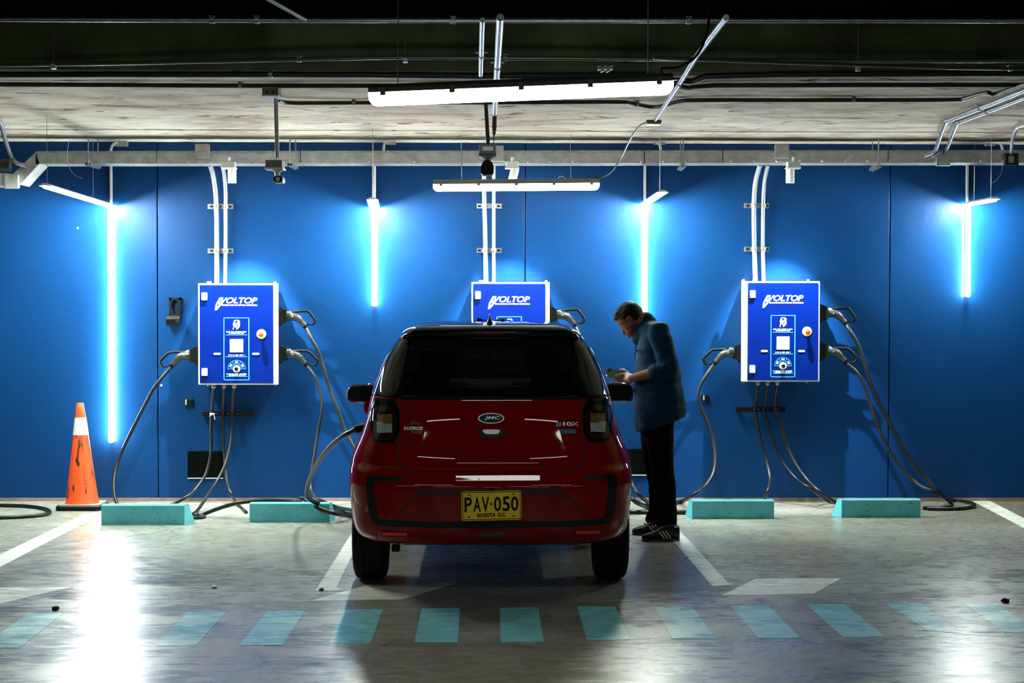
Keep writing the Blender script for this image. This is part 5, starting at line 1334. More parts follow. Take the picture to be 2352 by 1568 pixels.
MB().lathe([(0.0075, 0), (0.0075, 0.001), (0, 0.001)], on_plate(770 * k_, 0.56 * PH, 0.004), (0, -1, 0), 14).build('plate_seal', 'badge_dark', pr_)
for u, v in ((190, 0.88), (1355, 0.88), (190, 0.13), (1345, 0.13)):
    MB().prism(rrect(u * k_ - 0.008, v * PH - 0.003, u * k_ + 0.008, v * PH + 0.003, 0.0028), lambda a, b, w_: on_plate(a, b, 0.004 + w_), 0.0006).build('plate_slot', 'pit', pr_)
for u, v in ((245, 0.85), (1300, 0.84)):
    MB().lathe([(0.006, 0), (0.006, 0.002), (0.003, 0.004), (0, 0.004)], on_plate(u * k_, v * PH, 0.004), (0, -1, 0), 12).build('plate_screw', 'chrome', pr_)
# underside, tow bracket
MB().box((CXR - 0.52, 9.85, 0.245), (CXR + 0.52, 12.9, 0.32), 0.03).build('underbody', 'tyre', car)
MB().box((CXR - 0.34, 10.15, 0.225), (CXR + 0.34, 10.29, 0.29), 0.03).build('rear_axle', 'tyre', car)
a_ = P(900, 1266, 9.72); b_2 = P(918, 1252, 9.72)
MB().box((a_.x, 9.70, a_.z), (b_2.x, 9.78, b_2.z), 0.004).build('tow_bracket', 'black_plastic', car)
# wheels
for nm, s_, ya in (('rear left', -1, AX_R), ('rear right', 1, AX_R), ('front left', -1, AX_F), ('front right', 1, AX_F)):
    xo = CXR + s_ * 0.795; dv = Vector((-s_, 0, 0)); c_ = Vector((xo, ya, WR))
    wh = MB().lathe([(0.18, 0.03), (0.20, 0.004), (0.235, -0.004), (0.262, 0.004), (0.279, 0.020), (0.2845, 0.045), (0.2845, 0.062), (0.278, 0.064), (0.278, 0.070), (0.2848, 0.072), (0.2848, 0.092), (0.278, 0.094), (0.278, 0.100), (0.2848, 0.102), (0.2848, 0.122), (0.278, 0.124), (0.278, 0.130), (0.2845, 0.132), (0.2845, 0.148), (0.279, 0.168), (0.262, 0.185), (0.235, 0.192), (0.19, 0.185), (0.17, 0.17)], c_, dv, 56).build('tyre', 'tyre', car, smooth=True)
    MB().lathe([(0.185, 0.02), (0.18, 0.05), (0.165, 0.06), (0.05, 0.035), (0.03, 0.025), (0, 0.025)], c_, dv, 32).build('wheel_rim', 'galv', wh, smooth=True)
    for k in range(5):
        an = 2 * PI * k / 5
        ax_ = Vector((0, math.cos(an), math.sin(an)))
        MB().obox(c_ + dv * 0.028 + ax_ * 0.10, ax_ * 0.085, ax_.cross(dv) * 0.018, dv * 0.012, 0).build('spoke', 'galv', wh)
# mirrors
for s_ in (-1, 1):
    base = Vector((CXR + s_ * 0.70, 11.74, 1.0))
    cx_ = CXR + s_ * 0.868; mz = P(828, 903, 11.74).z if s_ < 0 else P(1424, 900, 11.74).z
    bm = bmesh.new(); bmesh.ops.create_uvsphere(bm, u_segments=24, v_segments=16, radius=1)
    for v in bm.verts:
        e = lambda q, p: math.copysign(abs(q) ** p, q)
        v.co = Vector((cx_ + e(v.co.x, .55) * 0.098 + s_ * v.co.z * -0.006, 11.74 + e(v.co.y, .6) * 0.06, mz + e(v.co.z, .6) * 0.066 - (v.co.x * s_) * 0.008))
    mo = MB().frombm(bm).build('door_mirror', 'car_black', car, smooth=180)
    MB().prism(rrect(cx_ - 0.08, mz - 0.048, cx_ + 0.08, mz + 0.048, 0.03), lambda u, v, w_: (u, 11.675 + w_, v), 0.02).build('mirror_glass', simple('dark_mirror_glass', (0.02, 0.022, 0.022), 0.05, 0.5), mo)
    MB().tube([(CXR + s_ * 0.70, 11.75, mz - 0.075), (CXR + s_ * 0.79, 11.74, mz - 0.055)], [0.035, 0.028], 12).build('mirror_foot', 'car_black', mo, smooth=True)
# door handles, charging flap with plug
for s_ in (-1, 1):
    zx = P(824, 954, 10.9).z
    MB().tube(catmull([(CXR + s_ * 0.715, 10.86, zx), (CXR + s_ * 0.758, 10.89, zx + 0.005), (CXR + s_ * 0.76, 11.05, zx + 0.005), (CXR + s_ * 0.715, 11.09, zx)]), 0.0135, 10).build('door_handle', 'car_red', car, smooth=True)
fz = P(812, 940, 11.3)
MB().prism(chaikin([(0, -0.04), (0.055, -0.05), (0.085, 0.0), (0.07, 0.055), (0.01, 0.06)], 2), lambda u, v, w_: (CXR - 0.745 - u, 11.33 + w_ + u * .3, fz.z + v), 0.012).build('charging_flap', 'car_red', car, label='open red charging flap')
pg = P(824, 983, 11.1)
root = empty('charging_plug', pg, 'charging plug pushed into the left flank of the red car, its cable arching down', 'charging plug')
MB().tube([Vector((CXR - 0.735, 11.1, pg.z + 0.012)), Vector((CXR - 0.80, 11.1, pg.z + 0.002)), P(816, 986, 11.1)], [0.03, 0.03, 0.026], 14).build('plug_body', 'black_plastic', root, smooth=40)
MB().tube([P(817, 986, 11.1), P(809, 990, 11.1)], [0.02, 0.016], 12).build('strain_relief', 'grey_black', root, smooth=True)
MB().tube(catmull([P(813, 988, 11.1), P(790, 1000, 11.15), P(762, 1022, 11.3), P(740, 1048, 11.5), P(721, 1078, 11.8), P(708, 1110, 12.2), P(705, 1135, 12.5), P(714, 1148, 12.66), P(735, 1157, 12.8), P(760, 1166, 12.95), FC(790, 1176) and P(*FC(790, 1176)), P(*FC(830, 1178)), P(*FC(880, 1170))]), 0.0165, 12).build('cable', 'cable', root, smooth=True)
# cabin: seats, dashboard, screen light
M['seat'] = simple('dark_seat_fabric', (0.02, 0.022, 0.022), 0.8)
for x in (-0.34, 0.34):
    mb = MB(); c_ = CXR + x
    mb.box((c_ - 0.23, 11.15, 0.62), (c_ + 0.23, 11.30, 1.12), 0.06); mb.box((c_ - 0.23, 11.2, 0.5), (c_ + 0.23, 11.7, 0.64), 0.05)
    so = mb.build('front_seat', 'seat', car, smooth=True)
    MB().box((c_ - 0.12, 11.14, 1.16), (c_ + 0.12, 11.24, 1.32), 0.04).build('headrest', 'seat', so, smooth=True)
    MB().tube([(c_ - 0.05, 11.2, 1.1), (c_ - 0.05, 11.2, 1.2)], 0.006, 6).build('headrest_post', 'galv', so)
mb = MB(); mb.box((CXR - 0.62, 10.25, 0.6), (CXR + 0.62, 10.40, 1.10), 0.05)
rs = mb.build('rear_seat', 'seat', car, smooth=True)
for x in (-0.36, 0.36): MB().box((CXR + x - 0.12, 10.27, 1.11), (CXR + x + 0.12, 10.35, 1.22), 0.035).build('headrest', 'seat', rs, smooth=True)
MB().box((CXR - 0.63, 12.0, 0.7), (CXR + 0.63, 12.3, 1.08), 0.06).build('dashboard', 'seat', car, smooth=True)
g_ = P(1131, 886, 11.98)
MB().lathe([(0.006, 0), (0.006, 0.003), (0, 0.003)], (g_.x, 11.99, g_.z), (0, -1, 0), 10).build('green_indicator', emis('green_indicator_light', (0.05, 1.0, 0.1), 6.0), car, label='tiny green dashboard light')
MB().lathe([(0.004, 0), (0.004, 0.003), (0, 0.003)], (g_.x, 11.99, g_.z + 0.025), (0, -1, 0), 10).build('green_indicator', bpy.data.materials['green_indicator_light'], car, label='tiny green dashboard light')
MB().box((CXR - 0.05, 11.82, 1.31), (CXR + 0.13, 11.84, 1.37), 0.008).build('inside_mirror', 'black_plastic', car)
# ================================================================ the man
def cap(bm, a, b, ra, rb=None, seg=16):
    """tapered capsule between two points"""
    a = Vector(a); b = Vector(b); rb = ra if rb is None else rb
    for c_, r_ in ((a, ra), (b, rb)):
        bmesh.ops.create_icosphere(bm, subdivisions=3, radius=r_, matrix=Matrix.Translation(c_))
    d_ = b - a
    if d_.length < 1e-6: return
    L_ = d_.length; k = (ra - rb) / L_; k = max(-.95, min(.95, k)); cs = math.sqrt(1 - k * k)
    q = d_.to_track_quat('Z', 'Y').to_matrix().to_4x4()
    bmesh.ops.create_cone(bm, cap_ends=True, segments=seg * 2, radius1=ra * cs, radius2=rb * cs, depth=L_ - ra * k + rb * k if False else L_, matrix=Matrix.Translation((a + b) / 2 + d_.normalized() * 0) @ q)
def ellipsoid(bm, c_, ax, ay, az, sub=4):
    m_ = Matrix(((ax[0], ay[0], az[0], c_[0]), (ax[1], ay[1], az[1], c_[1]), (ax[2], ay[2], az[2], c_[2]), (0, 0, 0, 1)))
    bmesh.ops.create_icosphere(bm, subdivisions=sub, radius=1, matrix=m_)
def organic(name, bm, voxel, smooth_it, mat, parent, label=None, warp=None):
    me = bpy.data.meshes.new(name); bm.to_mesh(me); bm.free()
    o = bpy.data.objects.new(name, me); COL.objects.link(o)
    r_ = o.modifiers.new('r', 'REMESH'); r_.mode = 'VOXEL'; r_.voxel_size = voxel; r_.use_smooth_shade = True
    s_ = o.modifiers.new('s', 'SMOOTH'); s_.factor = 0.5; s_.iterations = smooth_it
    m2 = evaluated(o); o.modifiers.clear(); o.data = m2; bpy.data.meshes.remove(me)
    org = wloc(parent) if parent else Vector()
    if warp:
        nn = [v.normal.copy() for v in m2.vertices]
        for v, n_ in zip(m2.vertices, nn): v.co = warp(v.co.copy(), n_)
    for v in m2.vertices: v.co -= org
    if parent: o.parent = parent
    m2.materials.clear(); m2.materials.append(mat if not isinstance(mat, str) else M[mat])
    m2.polygons.foreach_set('use_smooth', [True] * len(m2.polygons))
    m2.name = name
    if label: o['label'] = label
    return o
YN, YFr = 11.86, 12.16              # near (left) side and far (right) side of his body
YM_ = (YN + YFr) / 2
def Pm(px, py, Y=None): return P(px, py, YM_ if Y is None else Y)
def W(x, y, Y=None): return Pm(1390 + x / 7.127, 680 + y / 7.127, Y)      # crop of his upper body
man = empty('person', (Pm(1515, 1235).x, YM_, 0), 'man in a blue jacket and black trousers looking down at the phone in his hands', 'person')

# skin with stubble and brow colour kept in a colour attribute
m, t, b_ = nt('skin')
at_ = t.nodes.new('ShaderNodeAttribute'); at_.attribute_name = 'tone'
t.links.new(at_.outputs['Color'], b_.inputs['Base Color']); b_.inputs['Roughness'].default_value = 0.48
b_.inputs['Specular IOR Level'].default_value = 0.35
M['skin'] = m
M['hair'] = simple('dark_hair', (0.006, 0.0045, 0.0035), 0.6, spec=0.15, nz=0.4, nscale=180, bump=0.8)
M['jacket'] = simple('blue_jacket_cloth', (0.002, 0.028, 0.062), 0.8, spec=0.1, nz=0.12, nscale=60, bump=0.15)
M['trousers'] = simple('black_trouser_cloth', (0.0025, 0.003, 0.0035), 0.9, spec=0.03, nz=0.2, nscale=50)
M['shoe'] = simple('black_shoe_leather', (0.005, 0.006, 0.006), 0.35, spec=0.3)

# head frame: f forward, u up, s towards the camera side
Cc = W(392, 305)
HF = Vector((-0.739, 0.0, -0.673)); HU = Vector((-0.673, 0.0, 0.739)); HS = Vector((0, -1, 0))
yawq = Matrix.Rotation(R(-10), 3, HU)      # face turned slightly away from the viewer
HF = yawq @ HF; HS = yawq @ HS
def H(f, s_, u): return Cc + HF * f + HS * s_ + HU * u
bm = bmesh.new()
def he(f, s_, u, rf, rs, ru, tilt=0.0):
    a = HF * math.cos(tilt) + HU * math.sin(tilt); b = HU * math.cos(tilt) - HF * math.sin(tilt)
    ellipsoid(bm, H(f, s_, u), a * rf, HS * rs, b * ru)
he(0.004, 0, 0.004, 0.096, 0.076, 0.086)            # cranium
he(0.03, 0, -0.035, 0.070, 0.066, 0.07)
he(0.045, 0, -0.075, 0.052, 0.058, 0.062)           # mid face
he(0.050, 0, -0.110, 0.046, 0.048, 0.040)           # jaw
cap(bm, H(0.012, 0.050, -0.085), H(0.060, 0.028, -0.138), 0.017, 0.015)
cap(bm, H(0.012, -0.050, -0.085), H(0.060, -0.028, -0.138), 0.017, 0.015)
cap(bm, H(0.074, 0.010, -0.140), H(0.074, -0.010, -0.140), 0.017)      # chin
for s_ in (-1, 1):
    cap(bm, H(0.089, s_ * 0.012, -0.014), H(0.074, s_ * 0.042, -0.016), 0.0095, 0.009)    # brow ridge
    cap(bm, H(0.070, s_ * 0.040, -0.052), H(0.035, s_ * 0.058, -0.05), 0.015, 0.012)      # cheek bone
    he(0.0735, s_ * 0.030, -0.033, 0.0115, 0.0125, 0.0095)                                 # eye and lid
    cap(bm, H(0.100, s_ * 0.010, -0.082), H(0.096, s_ * 0.012, -0.083), 0.0075)            # nostril wing
    # ear: shell, rim and lobe
    he(0.012, s_ * 0.072, -0.030, 0.014, 0.006, 0.024, 0.2)
    rim = [H(0.009 + 0.016 * math.cos(R(a)), s_ * 0.081, -0.028 + 0.026 * math.sin(R(a))) for a in range(-60, 221, 28)]
    for p, q in zip(rim[:-1], rim[1:]): cap(bm, p, q, 0.0042)
    cap(bm, H(0.014, s_ * 0.076, -0.054), H(0.016, s_ * 0.075, -0.050), 0.006)
cap(bm, H(0.091, 0, -0.022), H(0.111, 0, -0.072), 0.0075, 0.0095)       # nose bridge
cap(bm, H(0.111, 0, -0.072), H(0.113, 0, -0.079), 0.0105, 0.0095)
he(0.091, 0, -0.104, 0.014, 0.022, 0.014)                                # mouth mound
cap(bm, H(0.103, 0.012, -0.109), H(0.103, -0.012, -0.109), 0.0058)       # upper lip
cap(bm, H(0.101, 0.010, -0.120), H(0.101, -0.010, -0.120), 0.0064)       # lower lip
# neck and torso, one surface with the head
NB = W(655, 520); SH = YN + 0.0
cap(bm, H(-0.030, 0, -0.060), NB, 0.060, 0.064)
cap(bm, H(0.0, 0, -0.09), W(590, 560), 0.045, 0.055)
HIPC = Pm(1512, 950)
cap(bm, NB, Pm(1503, 800), 0.07, 0.085); cap(bm, Pm(1503, 800), Pm(1506, 880), 0.085, 0.10); cap(bm, Pm(1506, 880), HIPC, 0.10, 0.11)
sn = P(1513, 762, YM_ - 0.165); sf = P(1508, 762, YM_ + 0.165)
cap(bm, sn, sf, 0.045)
en = P(1537, 846, YM_ - 0.22); ef = P(1530, 846, YM_ + 0.20)
wn = P(1449, 868.5, YM_ - 0.125); wf = P(1446, 872, YM_ + 0.07)
cap(bm, sn, en, 0.045, 0.038); cap(bm, sf, ef, 0.045, 0.038)
for e_, w_ in ((en, wn), (ef, wf)):
    md = e_ + (w_ - e_) * 0.35 + Vector((0, 0, -0.002))
    cap(bm, e_, md, 0.039, 0.041); cap(bm, md, w_, 0.041, 0.025)
# legs inside the trousers
for (h_, k_, a_) in ((P(1513, 955, YM_ - 0.09), P(1522, 1088, YM_ - 0.12), P(1534, 1210, YM_ - 0.13)), (P(1508, 955, YM_ + 0.09), P(1508, 1085, YM_ + 0.10), P(1501, 1196, YM_ + 0.12))):
    cap(bm, h_, k_, 0.065, 0.038); cap(bm, k_, a_, 0.036, 0.028)
# hands: palm, thumb, four fingers of unequal length curling round the phone
phc = P(1416, 859.5, YM_ - 0.035)                       # phone centre
pu = (P(1440, 866, YM_ - 0.035) - P(1397, 855, YM_ - 0.035)).normalized()      # long axis, towards his wrist
pv = Vector((pu.z * 0.0, 0.55, 0.835)); pv = (pv - pu * pv.dot(pu)).normalized()     # short axis, leaning away from the viewer
pn = pu.cross(pv).normalized()
if pn.y > 0: pn = -pn                                   # points to the viewer: the back of the phone
PL, PWd, PT = 0.150, 0.072, 0.009
def Q(a, b, c_=0.0): return phc + pu * a + pv * b + pn * c_
def finger(pts, r0, r1):
    n_ = len(pts) - 1
    for i in range(n_): cap(bm, pts[i], pts[i + 1], r0 + (r1 - r0) * i / n_, r0 + (r1 - r0) * (i + 1) / n_, 10)
# near (left) hand: palm against the lower right of the phone's back, thumb over the top edge, fingers under it
pal = Q(0.066, -0.020, 0.022)
cap(bm, wn, pal + pu * 0.008, 0.024, 0.021); cap(bm, wn + pv * 0.014, Q(0.064, 0.004, 0.020), 0.019, 0.017); cap(bm, wn - pv * 0.010, Q(0.060, -0.036, 0.016), 0.018, 0.015)
cap(bm, Q(0.064, 0.004, 0.020), Q(0.060, -0.036, 0.016), 0.017, 0.015)
finger([Q(0.078, 0.010, 0.018), Q(0.060, 0.030, 0.016), Q(0.040, 0.042, 0.010), Q(0.022, 0.045, -0.002)], 0.0135, 0.0088)      # thumb
finger([Q(0.056, 0.004, 0.022), Q(0.028, -0.004, 0.020), Q(0.008, -0.016, 0.016), Q(-0.008, -0.026, 0.013)], 0.0098, 0.0076)   # index along the back
finger([Q(0.056, -0.012, 0.022), Q(0.026, -0.022, 0.020), Q(0.008, -0.036, 0.014), Q(0.000, -0.045, 0.002)], 0.0098, 0.0076)
finger([Q(0.058, -0.028, 0.018), Q(0.034, -0.038, 0.016), Q(0.020, -0.047, 0.006), Q(0.018, -0.047, -0.008)], 0.0094, 0.0072)
finger([Q(0.060, -0.040, 0.012), Q(0.044, -0.050, 0.008), Q(0.036, -0.053, -0.004), Q(0.036, -0.046, -0.014)], 0.0084, 0.0066)
# far (right) hand supports the phone from below and behind
pf = Q(0.052, -0.052, -0.030)
cap(bm, wf, pf, 0.024, 0.021); cap(bm, wf + Vector((0, 0.018, -.004)), pf + Vector((-0.006, 0.028, -0.002)), 0.020, 0.017)
for k, (dx, ln) in enumerate(((0.0, 0.070), (0.0, 0.078), (0.0, 0.072), (0.0, 0.056))):
    o_ = pf + Vector((-0.006, -0.016 + 0.017 * k, -0.002 - 0.003 * k))
    d0 = Vector((-1, -0.10, 0.02)).normalized(); d1 = Vector((-0.9, -0.2, 0.25)).normalized(); d2 = Vector((-0.6, -0.3, 0.6)).normalized()
    finger([o_, o_ + d0 * ln * .45, o_ + d0 * ln * .45 + d1 * ln * .32, o_ + d0 * ln * .45 + d1 * ln * .32 + d2 * ln * .23], 0.0098 - 0.0006 * k, 0.0072)
finger([pf + Vector((0.012, -0.010, 0.012)), pf + Vector((-0.010, -0.012, 0.034)), pf + Vector((-0.034, -0.014, 0.046)), pf + Vector((-0.052, -0.02, 0.052))], 0.012, 0.0085)
body = organic('body', bm, 0.0042, 2, 'skin', man)
ca = body.data.color_attributes.new('tone', 'FLOAT_COLOR', 'POINT')
borg = wloc(body)
for i, v in enumerate(body.data.vertices):
    p = v.co + borg - Cc; f, s_, u = p.dot(HF), p.dot(HS), p.dot(HU)
    c_ = Vector((0.22, 0.115, 0.065))
    if p.length < 0.24:
        k = 0
        if u < -0.078 and f > -0.02 and f < 0.094 + 0.0: k = min(1, (-0.078 - u) / 0.02) * 0.85
        if u < -0.126: k = 0.9                     # beard on the jaw
        if f < 0.045 and u < -0.055 and abs(s_) > 0.03: k = max(k, min(1, (-0.055 - u) / 0.02) * min(1, (f + 0.03) / 0.03 if f > -0.03 else 0))
        if f > 0.088 and -0.106 < u < -0.094: k = 0.8                                      # moustache
        if f > 0.088 and abs(s_) < 0.022 and -0.126 < u < -0.107: k = 0; c_ = Vector((0.16, 0.07, 0.05))
        if f > 0.058 and 0.012 < abs(s_) < 0.048 and -0.014 < u < -0.004: k = 0.9         # brow
        if f > 0.068 and 0.02 < abs(s_) < 0.042 and -0.038 < u < -0.031: k = 0.85          # lash line
        dk_ = Vector((0.018, 0.012, 0.010)); nn_ = 0.88 + 0.12 * noise.noise(p * 300)
        c_ = c_.lerp(dk_, max(0, min(1, k * nn_)))
    ca.data[i].color = (c_[0], c_[1], c_[2], 1)

# hair cap: short sides, fuller top
bm = bmesh.new()
he(0.004, 0, 0.008, 0.0985, 0.0785, 0.086)
he(-0.010, 0, -0.012, 0.086, 0.0775, 0.076)
he(0.055, 0, 0.054, 0.048, 0.050, 0.028, -0.5)
he(0.030, 0, 0.066, 0.062, 0.056, 0.022, -0.15)
def hairwarp(co, n_):
    p = co - Cc; f, s_, u = p.dot(HF), p.dot(HS), p.dot(HU)
    # hairline: front, temples, round the ear, nape
    lim = 0.034
    if f < 0.066: lim = 0.034 - (0.066 - f) * 1.1
    if f < 0.030: lim = -0.006 - (0.030 - f) * 0.5
    if f < 0.036: lim = -0.048
    if f < 0.028: lim = 0.0
    if f < -0.008: lim = -0.05 - (-0.008 - f) * 0.5
    lim = max(lim, -0.076)
    if u < lim:
        k = min(1, (lim - u) / 0.014); co = co - n_ * 0.012 * k
        co = Cc + (co - Cc) * (1 - 0.06 * k)
    else:
        co = co + n_ * (0.0022 * noise.noise(co * 90) + (0.004 * noise.noise(co * 35) if u > 0.03 else 0))
    return co
organic('hair', bm, 0.0045, 1, 'hair', man, 'short dark hair', hairwarp)

# phone
ph = MB()
ph.obox(phc, pu * PL / 2, pv * PWd / 2, pn * PT / 2)
bm = bmesh.new(); bmesh.ops.create_cube(bm, size=1)
for v in bm.verts: v.co = Vector((v.co.x * PL, v.co.y * PWd, v.co.z * PT))
bmesh.ops.bevel(bm, geom=[e for e in bm.edges if abs((e.verts[0].co - e.verts[1].co).z) > 0.001], offset=0.011, segments=4, affect='EDGES')
bmesh.ops.bevel(bm, geom=[e for e in bm.edges if abs((e.verts[0].co - e.verts[1].co).z) < 1e-5 and len(e.link_faces) == 2 and e.calc_face_angle(0) > 1.2], offset=0.002, segments=2, affect='EDGES')
for v in bm.verts: v.co = phc + pu * v.co.x + pv * v.co.y + pn * v.co.z
phe = empty('phone', phc, 'mobile phone in a pale green case held in the man\'s hands', 'phone')
MB().frombm(bm).build('case', simple('pale_green_case', (0.13, 0.19, 0.10), 0.35), phe, smooth=40)
MB().prism(rrect(-PL / 2 + .004, -PWd / 2 + .004, PL / 2 - .004, PWd / 2 - .004, .009), lambda u, v, w_: Q(u, v, -PT / 2 - 0.0006 + w_), 0.0008).build('screen', emis('phone_screen_glow', (0.8, 0.9, 1.0), 1.2), phe)
MB().prism(rrect(-PL / 2 + .008, PWd / 2 - .034, -PL / 2 + .034, PWd / 2 - .008, .006), lambda u, v, w_: Q(u, v, PT / 2 + w_), 0.0015).build('camera_bump', 'grey_black', phe)

# jacket
def fold(co, n_, amp=1.0):
    k = noise.noise(Vector((co.x * 9, co.y * 9, co.z * 3.5))) * 0.012 + noise.noise(Vector((co.x * 6, co.y * 5, co.z * 20))) * 0.008 + noise.noise(co * 40) * 0.0015
    return co + n_ * k * amp
TR = [(972, 1462, 1572, .205), (955, 1458, 1577, .208), (930, 1455, 1575, .205), (900, 1454, 1571, .20), (870, 1455, 1565, .195), (834, 1457, 1557, .192), (806, 1460, 1550, .195), (785, 1463, 1543, .20), (768, 1468, 1536, .195), (754, 1473, 1528, .17), (744, 1478, 1519, .13), (737, 1482, 1511, .095)]
bm = bmesh.new(); rows = []
for (py, x0, x1, b0) in TR:
    a = Pm(x0, py); c_ = Pm(x1, py); cx_ = (a.x + c_.x) / 2; rx = (c_.x - a.x) / 2
    lo = py > 930
    row = []
    for k in range(40):
        an = 2 * PI * k / 40; e = lambda q: math.copysign(abs(q) ** 0.85, q)
        x = cx_ + rx * e(math.cos(an)); y = YM_ + b0 * e(math.sin(an))
        z = a.z + (0.055 * (x - cx_) / rx * min(1, (py - 930) / 42) if lo else 0) 
        row.append(bm.verts.new((x, y, z)))
    rows.append(row)
for i in range(len(rows) - 1):
    for k in range(40): bm.faces.new((rows[i][k], rows[i][(k + 1) % 40], rows[i + 1][(k + 1) % 40], rows[i + 1][k]))
bm.faces.new(rows[0][::-1]); bm.faces.new(rows[-1])
bmesh.ops.recalc_face_normals(bm, faces=bm.faces)
# high zipped collar leaning forward with the neck
cap(bm, W(640, 545), W(690, 440), 0.076, 0.070); cap(bm, W(590, 640), W(640, 520), 0.070, 0.072); cap(bm, W(555, 700), W(580, 600), 0.055, 0.062)
cap(bm, W(700, 395, YM_ - .035), W(700, 395, YM_ + .035), 0.026)
for s_, e_, w_ in ((sn, en, wn), (sf, ef, wf)):
    sg = -1 if s_.y < YM_ else 1
    s2 = s_ + Vector((0, sg * 0.01, -0.005))
    cap(bm, s2, s2 + (e_ - s2) * 0.5, 0.078, 0.070); cap(bm, s2 + (e_ - s2) * 0.5, e_, 0.070, 0.064)
    cf = e_ + (w_ - e_) * 0.36
    cap(bm, e_, cf, 0.062, 0.055)
    cap(bm, NB + Vector((0, sg * .03, -.02)), s2, 0.06, 0.07)
    # gathered folds where the sleeve is pushed up
    for k, q in enumerate((0.10, 0.22, 0.34)):
        c0 = e_ + (w_ - e_) * q; d_ = (w_ - e_).normalized(); u_ = d_.orthogonal().normalized(); v_ = d_.cross(u_)
        ring_ = [c0 + (u_ * math.cos(a) + v_ * math.sin(a)) * (0.058 - 0.002 * k) + d_ * 0.008 * math.sin(a * 2 + k) for a in [2 * PI * j / 14 for j in range(15)]]
        for p, q2 in zip(ring_[:-1], ring_[1:]): cap(bm, p, q2, 0.0075, None, 5)
    for q in (0.45, 0.68, 0.86):
        c0 = s2 + (e_ - s2) * q; d_ = (e_ - s2).normalized(); u_ = d_.orthogonal().normalized(); v_ = d_.cross(u_)
        ring_ = [c0 + (u_ * math.cos(a) + v_ * math.sin(a)) * 0.062 + d_ * 0.014 * math.sin(a + q * 9) for a in [2 * PI * j / 14 for j in range(15)]]
        for p, q2 in zip(ring_[:-1], ring_[1:]): cap(bm, p, q2, 0.0085, None, 5)
jk = organic('jacket', bm, 0.006, 3, 'jacket', man, 'blue zip-necked jacket with pushed-up sleeves', fold)
# collar zip and chest seam
MB().tube(catmull([W(492, 770), W(498, 840), W(497, 905), W(480, 1010)]), 0.003, 6).build('zip', 'black_plastic', jk)
MB().lathe([(0.006, 0), (0.006, 0.003), (0, 0.004)], W(560, 868, YM_ - 0.155), (-0.3, -1, 0), 10).build('zip_pull', 'chrome', jk)
MB().tube(catmull([W(500, 905, YM_ - .06), W(530, 885, YM_ - .125), W(565, 878, YM_ - .150), W(600, 885, YM_ - .17)]), 0.0035, 6).build('chest_seam', 'trousers', jk)

# trousers
bm = bmesh.new()
NL = [(P(1512, 940, YM_ - 0.07), .118), (P(1513, 985, YM_ - 0.09), .105), (P(1518, 1040, YM_ - 0.105), .088), (P(1523, 1092, YM_ - 0.12), .078), (P(1529, 1140, YM_ - 0.127), .074), (P(1531, 1180, YM_ - 0.13), .070), (P(1533, 1203, YM_ - 0.13), .066)]
FL = [(P(1506, 940, YM_ + 0.07), .118), (P(1503, 985, YM_ + 0.09), .102), (P(1503, 1040, YM_ + 0.10), .085), (P(1510, 1092, YM_ + 0.11), .074), (P(1514, 1135, YM_ + 0.115), .066), (P(1509, 1170, YM_ + 0.12), .060), (P(1501, 1190, YM_ + 0.12), .058)]
for ch in (NL, FL):
    for (a, ra), (b, rb) in zip(ch[:-1], ch[1:]): cap(bm, a, b, ra, rb)
cap(bm, NL[0][0], FL[0][0], 0.12)
cutz = {}
def tfold(co, n_):
    k = noise.noise(Vector((co.x * 7, co.y * 7, co.z * 9))) * 0.007 + noise.noise(Vector((co.x * 6, co.y * 6, co.z * 28))) * (0.006 if co.z < 0.35 else 0.002)
    co = co + n_ * k
    if co.z < 0.085: co.z = 0.085 + (co.z - 0.085) * 0.12     # flat hems
    return co
organic('trousers', bm, 0.007, 3, 'trousers', man, 'straight black trousers', tfold)

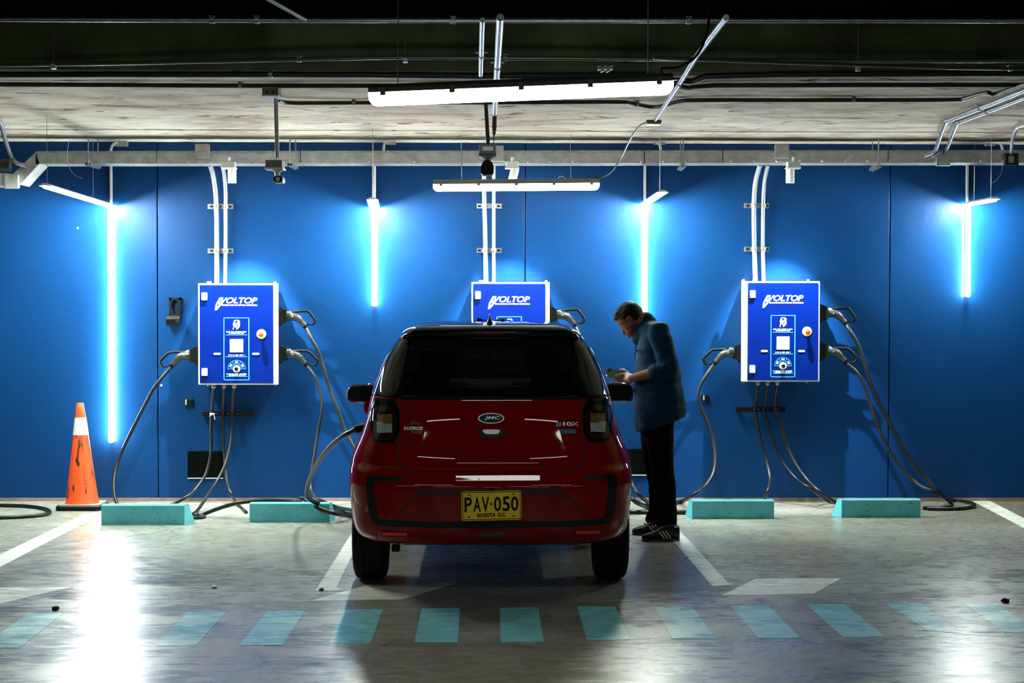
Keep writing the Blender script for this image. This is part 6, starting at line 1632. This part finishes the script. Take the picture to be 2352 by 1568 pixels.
# shoes
def shoe(px_toe, px_heel, Y, nm):
    x0 = P(px_toe, 1235, Y).x; x1 = P(px_heel, 1235, Y).x; L_ = x1 - x0
    SEC = [(0.0, .018, .030, .004), (.03, .034, .038, .0), (.10, .044, .048, .0), (.22, .049, .058, 0), (.38, .047, .075, 0), (.52, .041, .098, 0), (.66, .037, .112, 0), (.82, .036, .112, 0), (.94, .033, .108, 0), (.985, .026, .098, 0), (1.0, .014, .080, 0)]
    bm = bmesh.new(); rows = []
    for t_, hw, h_, _ in SEC:
        row = []
        for k in range(20):
            an = 2 * PI * k / 20 - PI / 2; c_, s_ = math.cos(an), math.sin(an)
            y = hw * math.copysign(abs(c_) ** 0.7, c_); z = 0.016 + (h_ - 0.016) * (0.5 + 0.5 * math.copysign(abs(s_) ** 0.75, s_))
            if s_ > 0.3 and t_ > .3: y *= 1 - 0.25 * s_
            row.append(bm.verts.new((x0 + L_ * t_, Y + y, z)))
        rows.append(row)
    for i in range(len(rows) - 1):
        for k in range(20): bm.faces.new((rows[i][k], rows[i][(k + 1) % 20], rows[i + 1][(k + 1) % 20], rows[i + 1][k]))
    bm.faces.new(rows[0]); bm.faces.new(rows[-1][::-1])
    up = MB().frombm(bm).build('shoe', 'shoe', man, smooth=60, label='black trainer with three pale side stripes')
    out = [(x0 + L_ * t_, Y + hw * 1.06) for t_, hw, _, _ in SEC] + [(x0 + L_ * t_, Y - hw * 1.06) for t_, hw, _, _ in SEC[::-1]]
    MB().prism(out, lambda u, v, w_: (u, v, 0.001 + w_), 0.017).build('sole', 'grey_black', up)
    for k in range(3):
        t0 = 0.44 + 0.085 * k
        a = Vector((x0 + L_ * t0, Y - .040, 0.066 + .003 * k)); b = Vector((x0 + L_ * (t0 + 0.14), Y - .0475, 0.022))
        pts = [a + (b - a) * q + Vector((0, -0.0055 * math.sin(PI * q) - .001, 0)) for q in (0, .25, .5, .75, 1)]
        MB().tube(pts, 0.0042, 6).build('stripe', 'white_plastic', up)
    MB().tube([Vector((x0 + L_ * .86, Y - .030, .094)), Vector((x0 + L_ * .95, Y - .027, .102)), Vector((x0 + L_ * 1.0, Y - .010, .105))], 0.005, 6).build('heel_tab', 'white_plastic', up)
    for k in range(4):
        xx = x0 + L_ * (0.28 + 0.06 * k); zz_ = 0.062 + 0.012 * k
        MB().tube(catmull([(xx, Y - .022, zz_), (xx - .004, Y, zz_ + .010), (xx + .006, Y + .022, zz_)], 4), 0.0028, 6).build('lace', 'white_plastic' if k == 0 else 'grey_black', up)
shoe(1474, 1561, F(1500, 1243).y + 0.04, 'near')
shoe(1452, 1536, F(1480, 1229).y + 0.04, 'far')
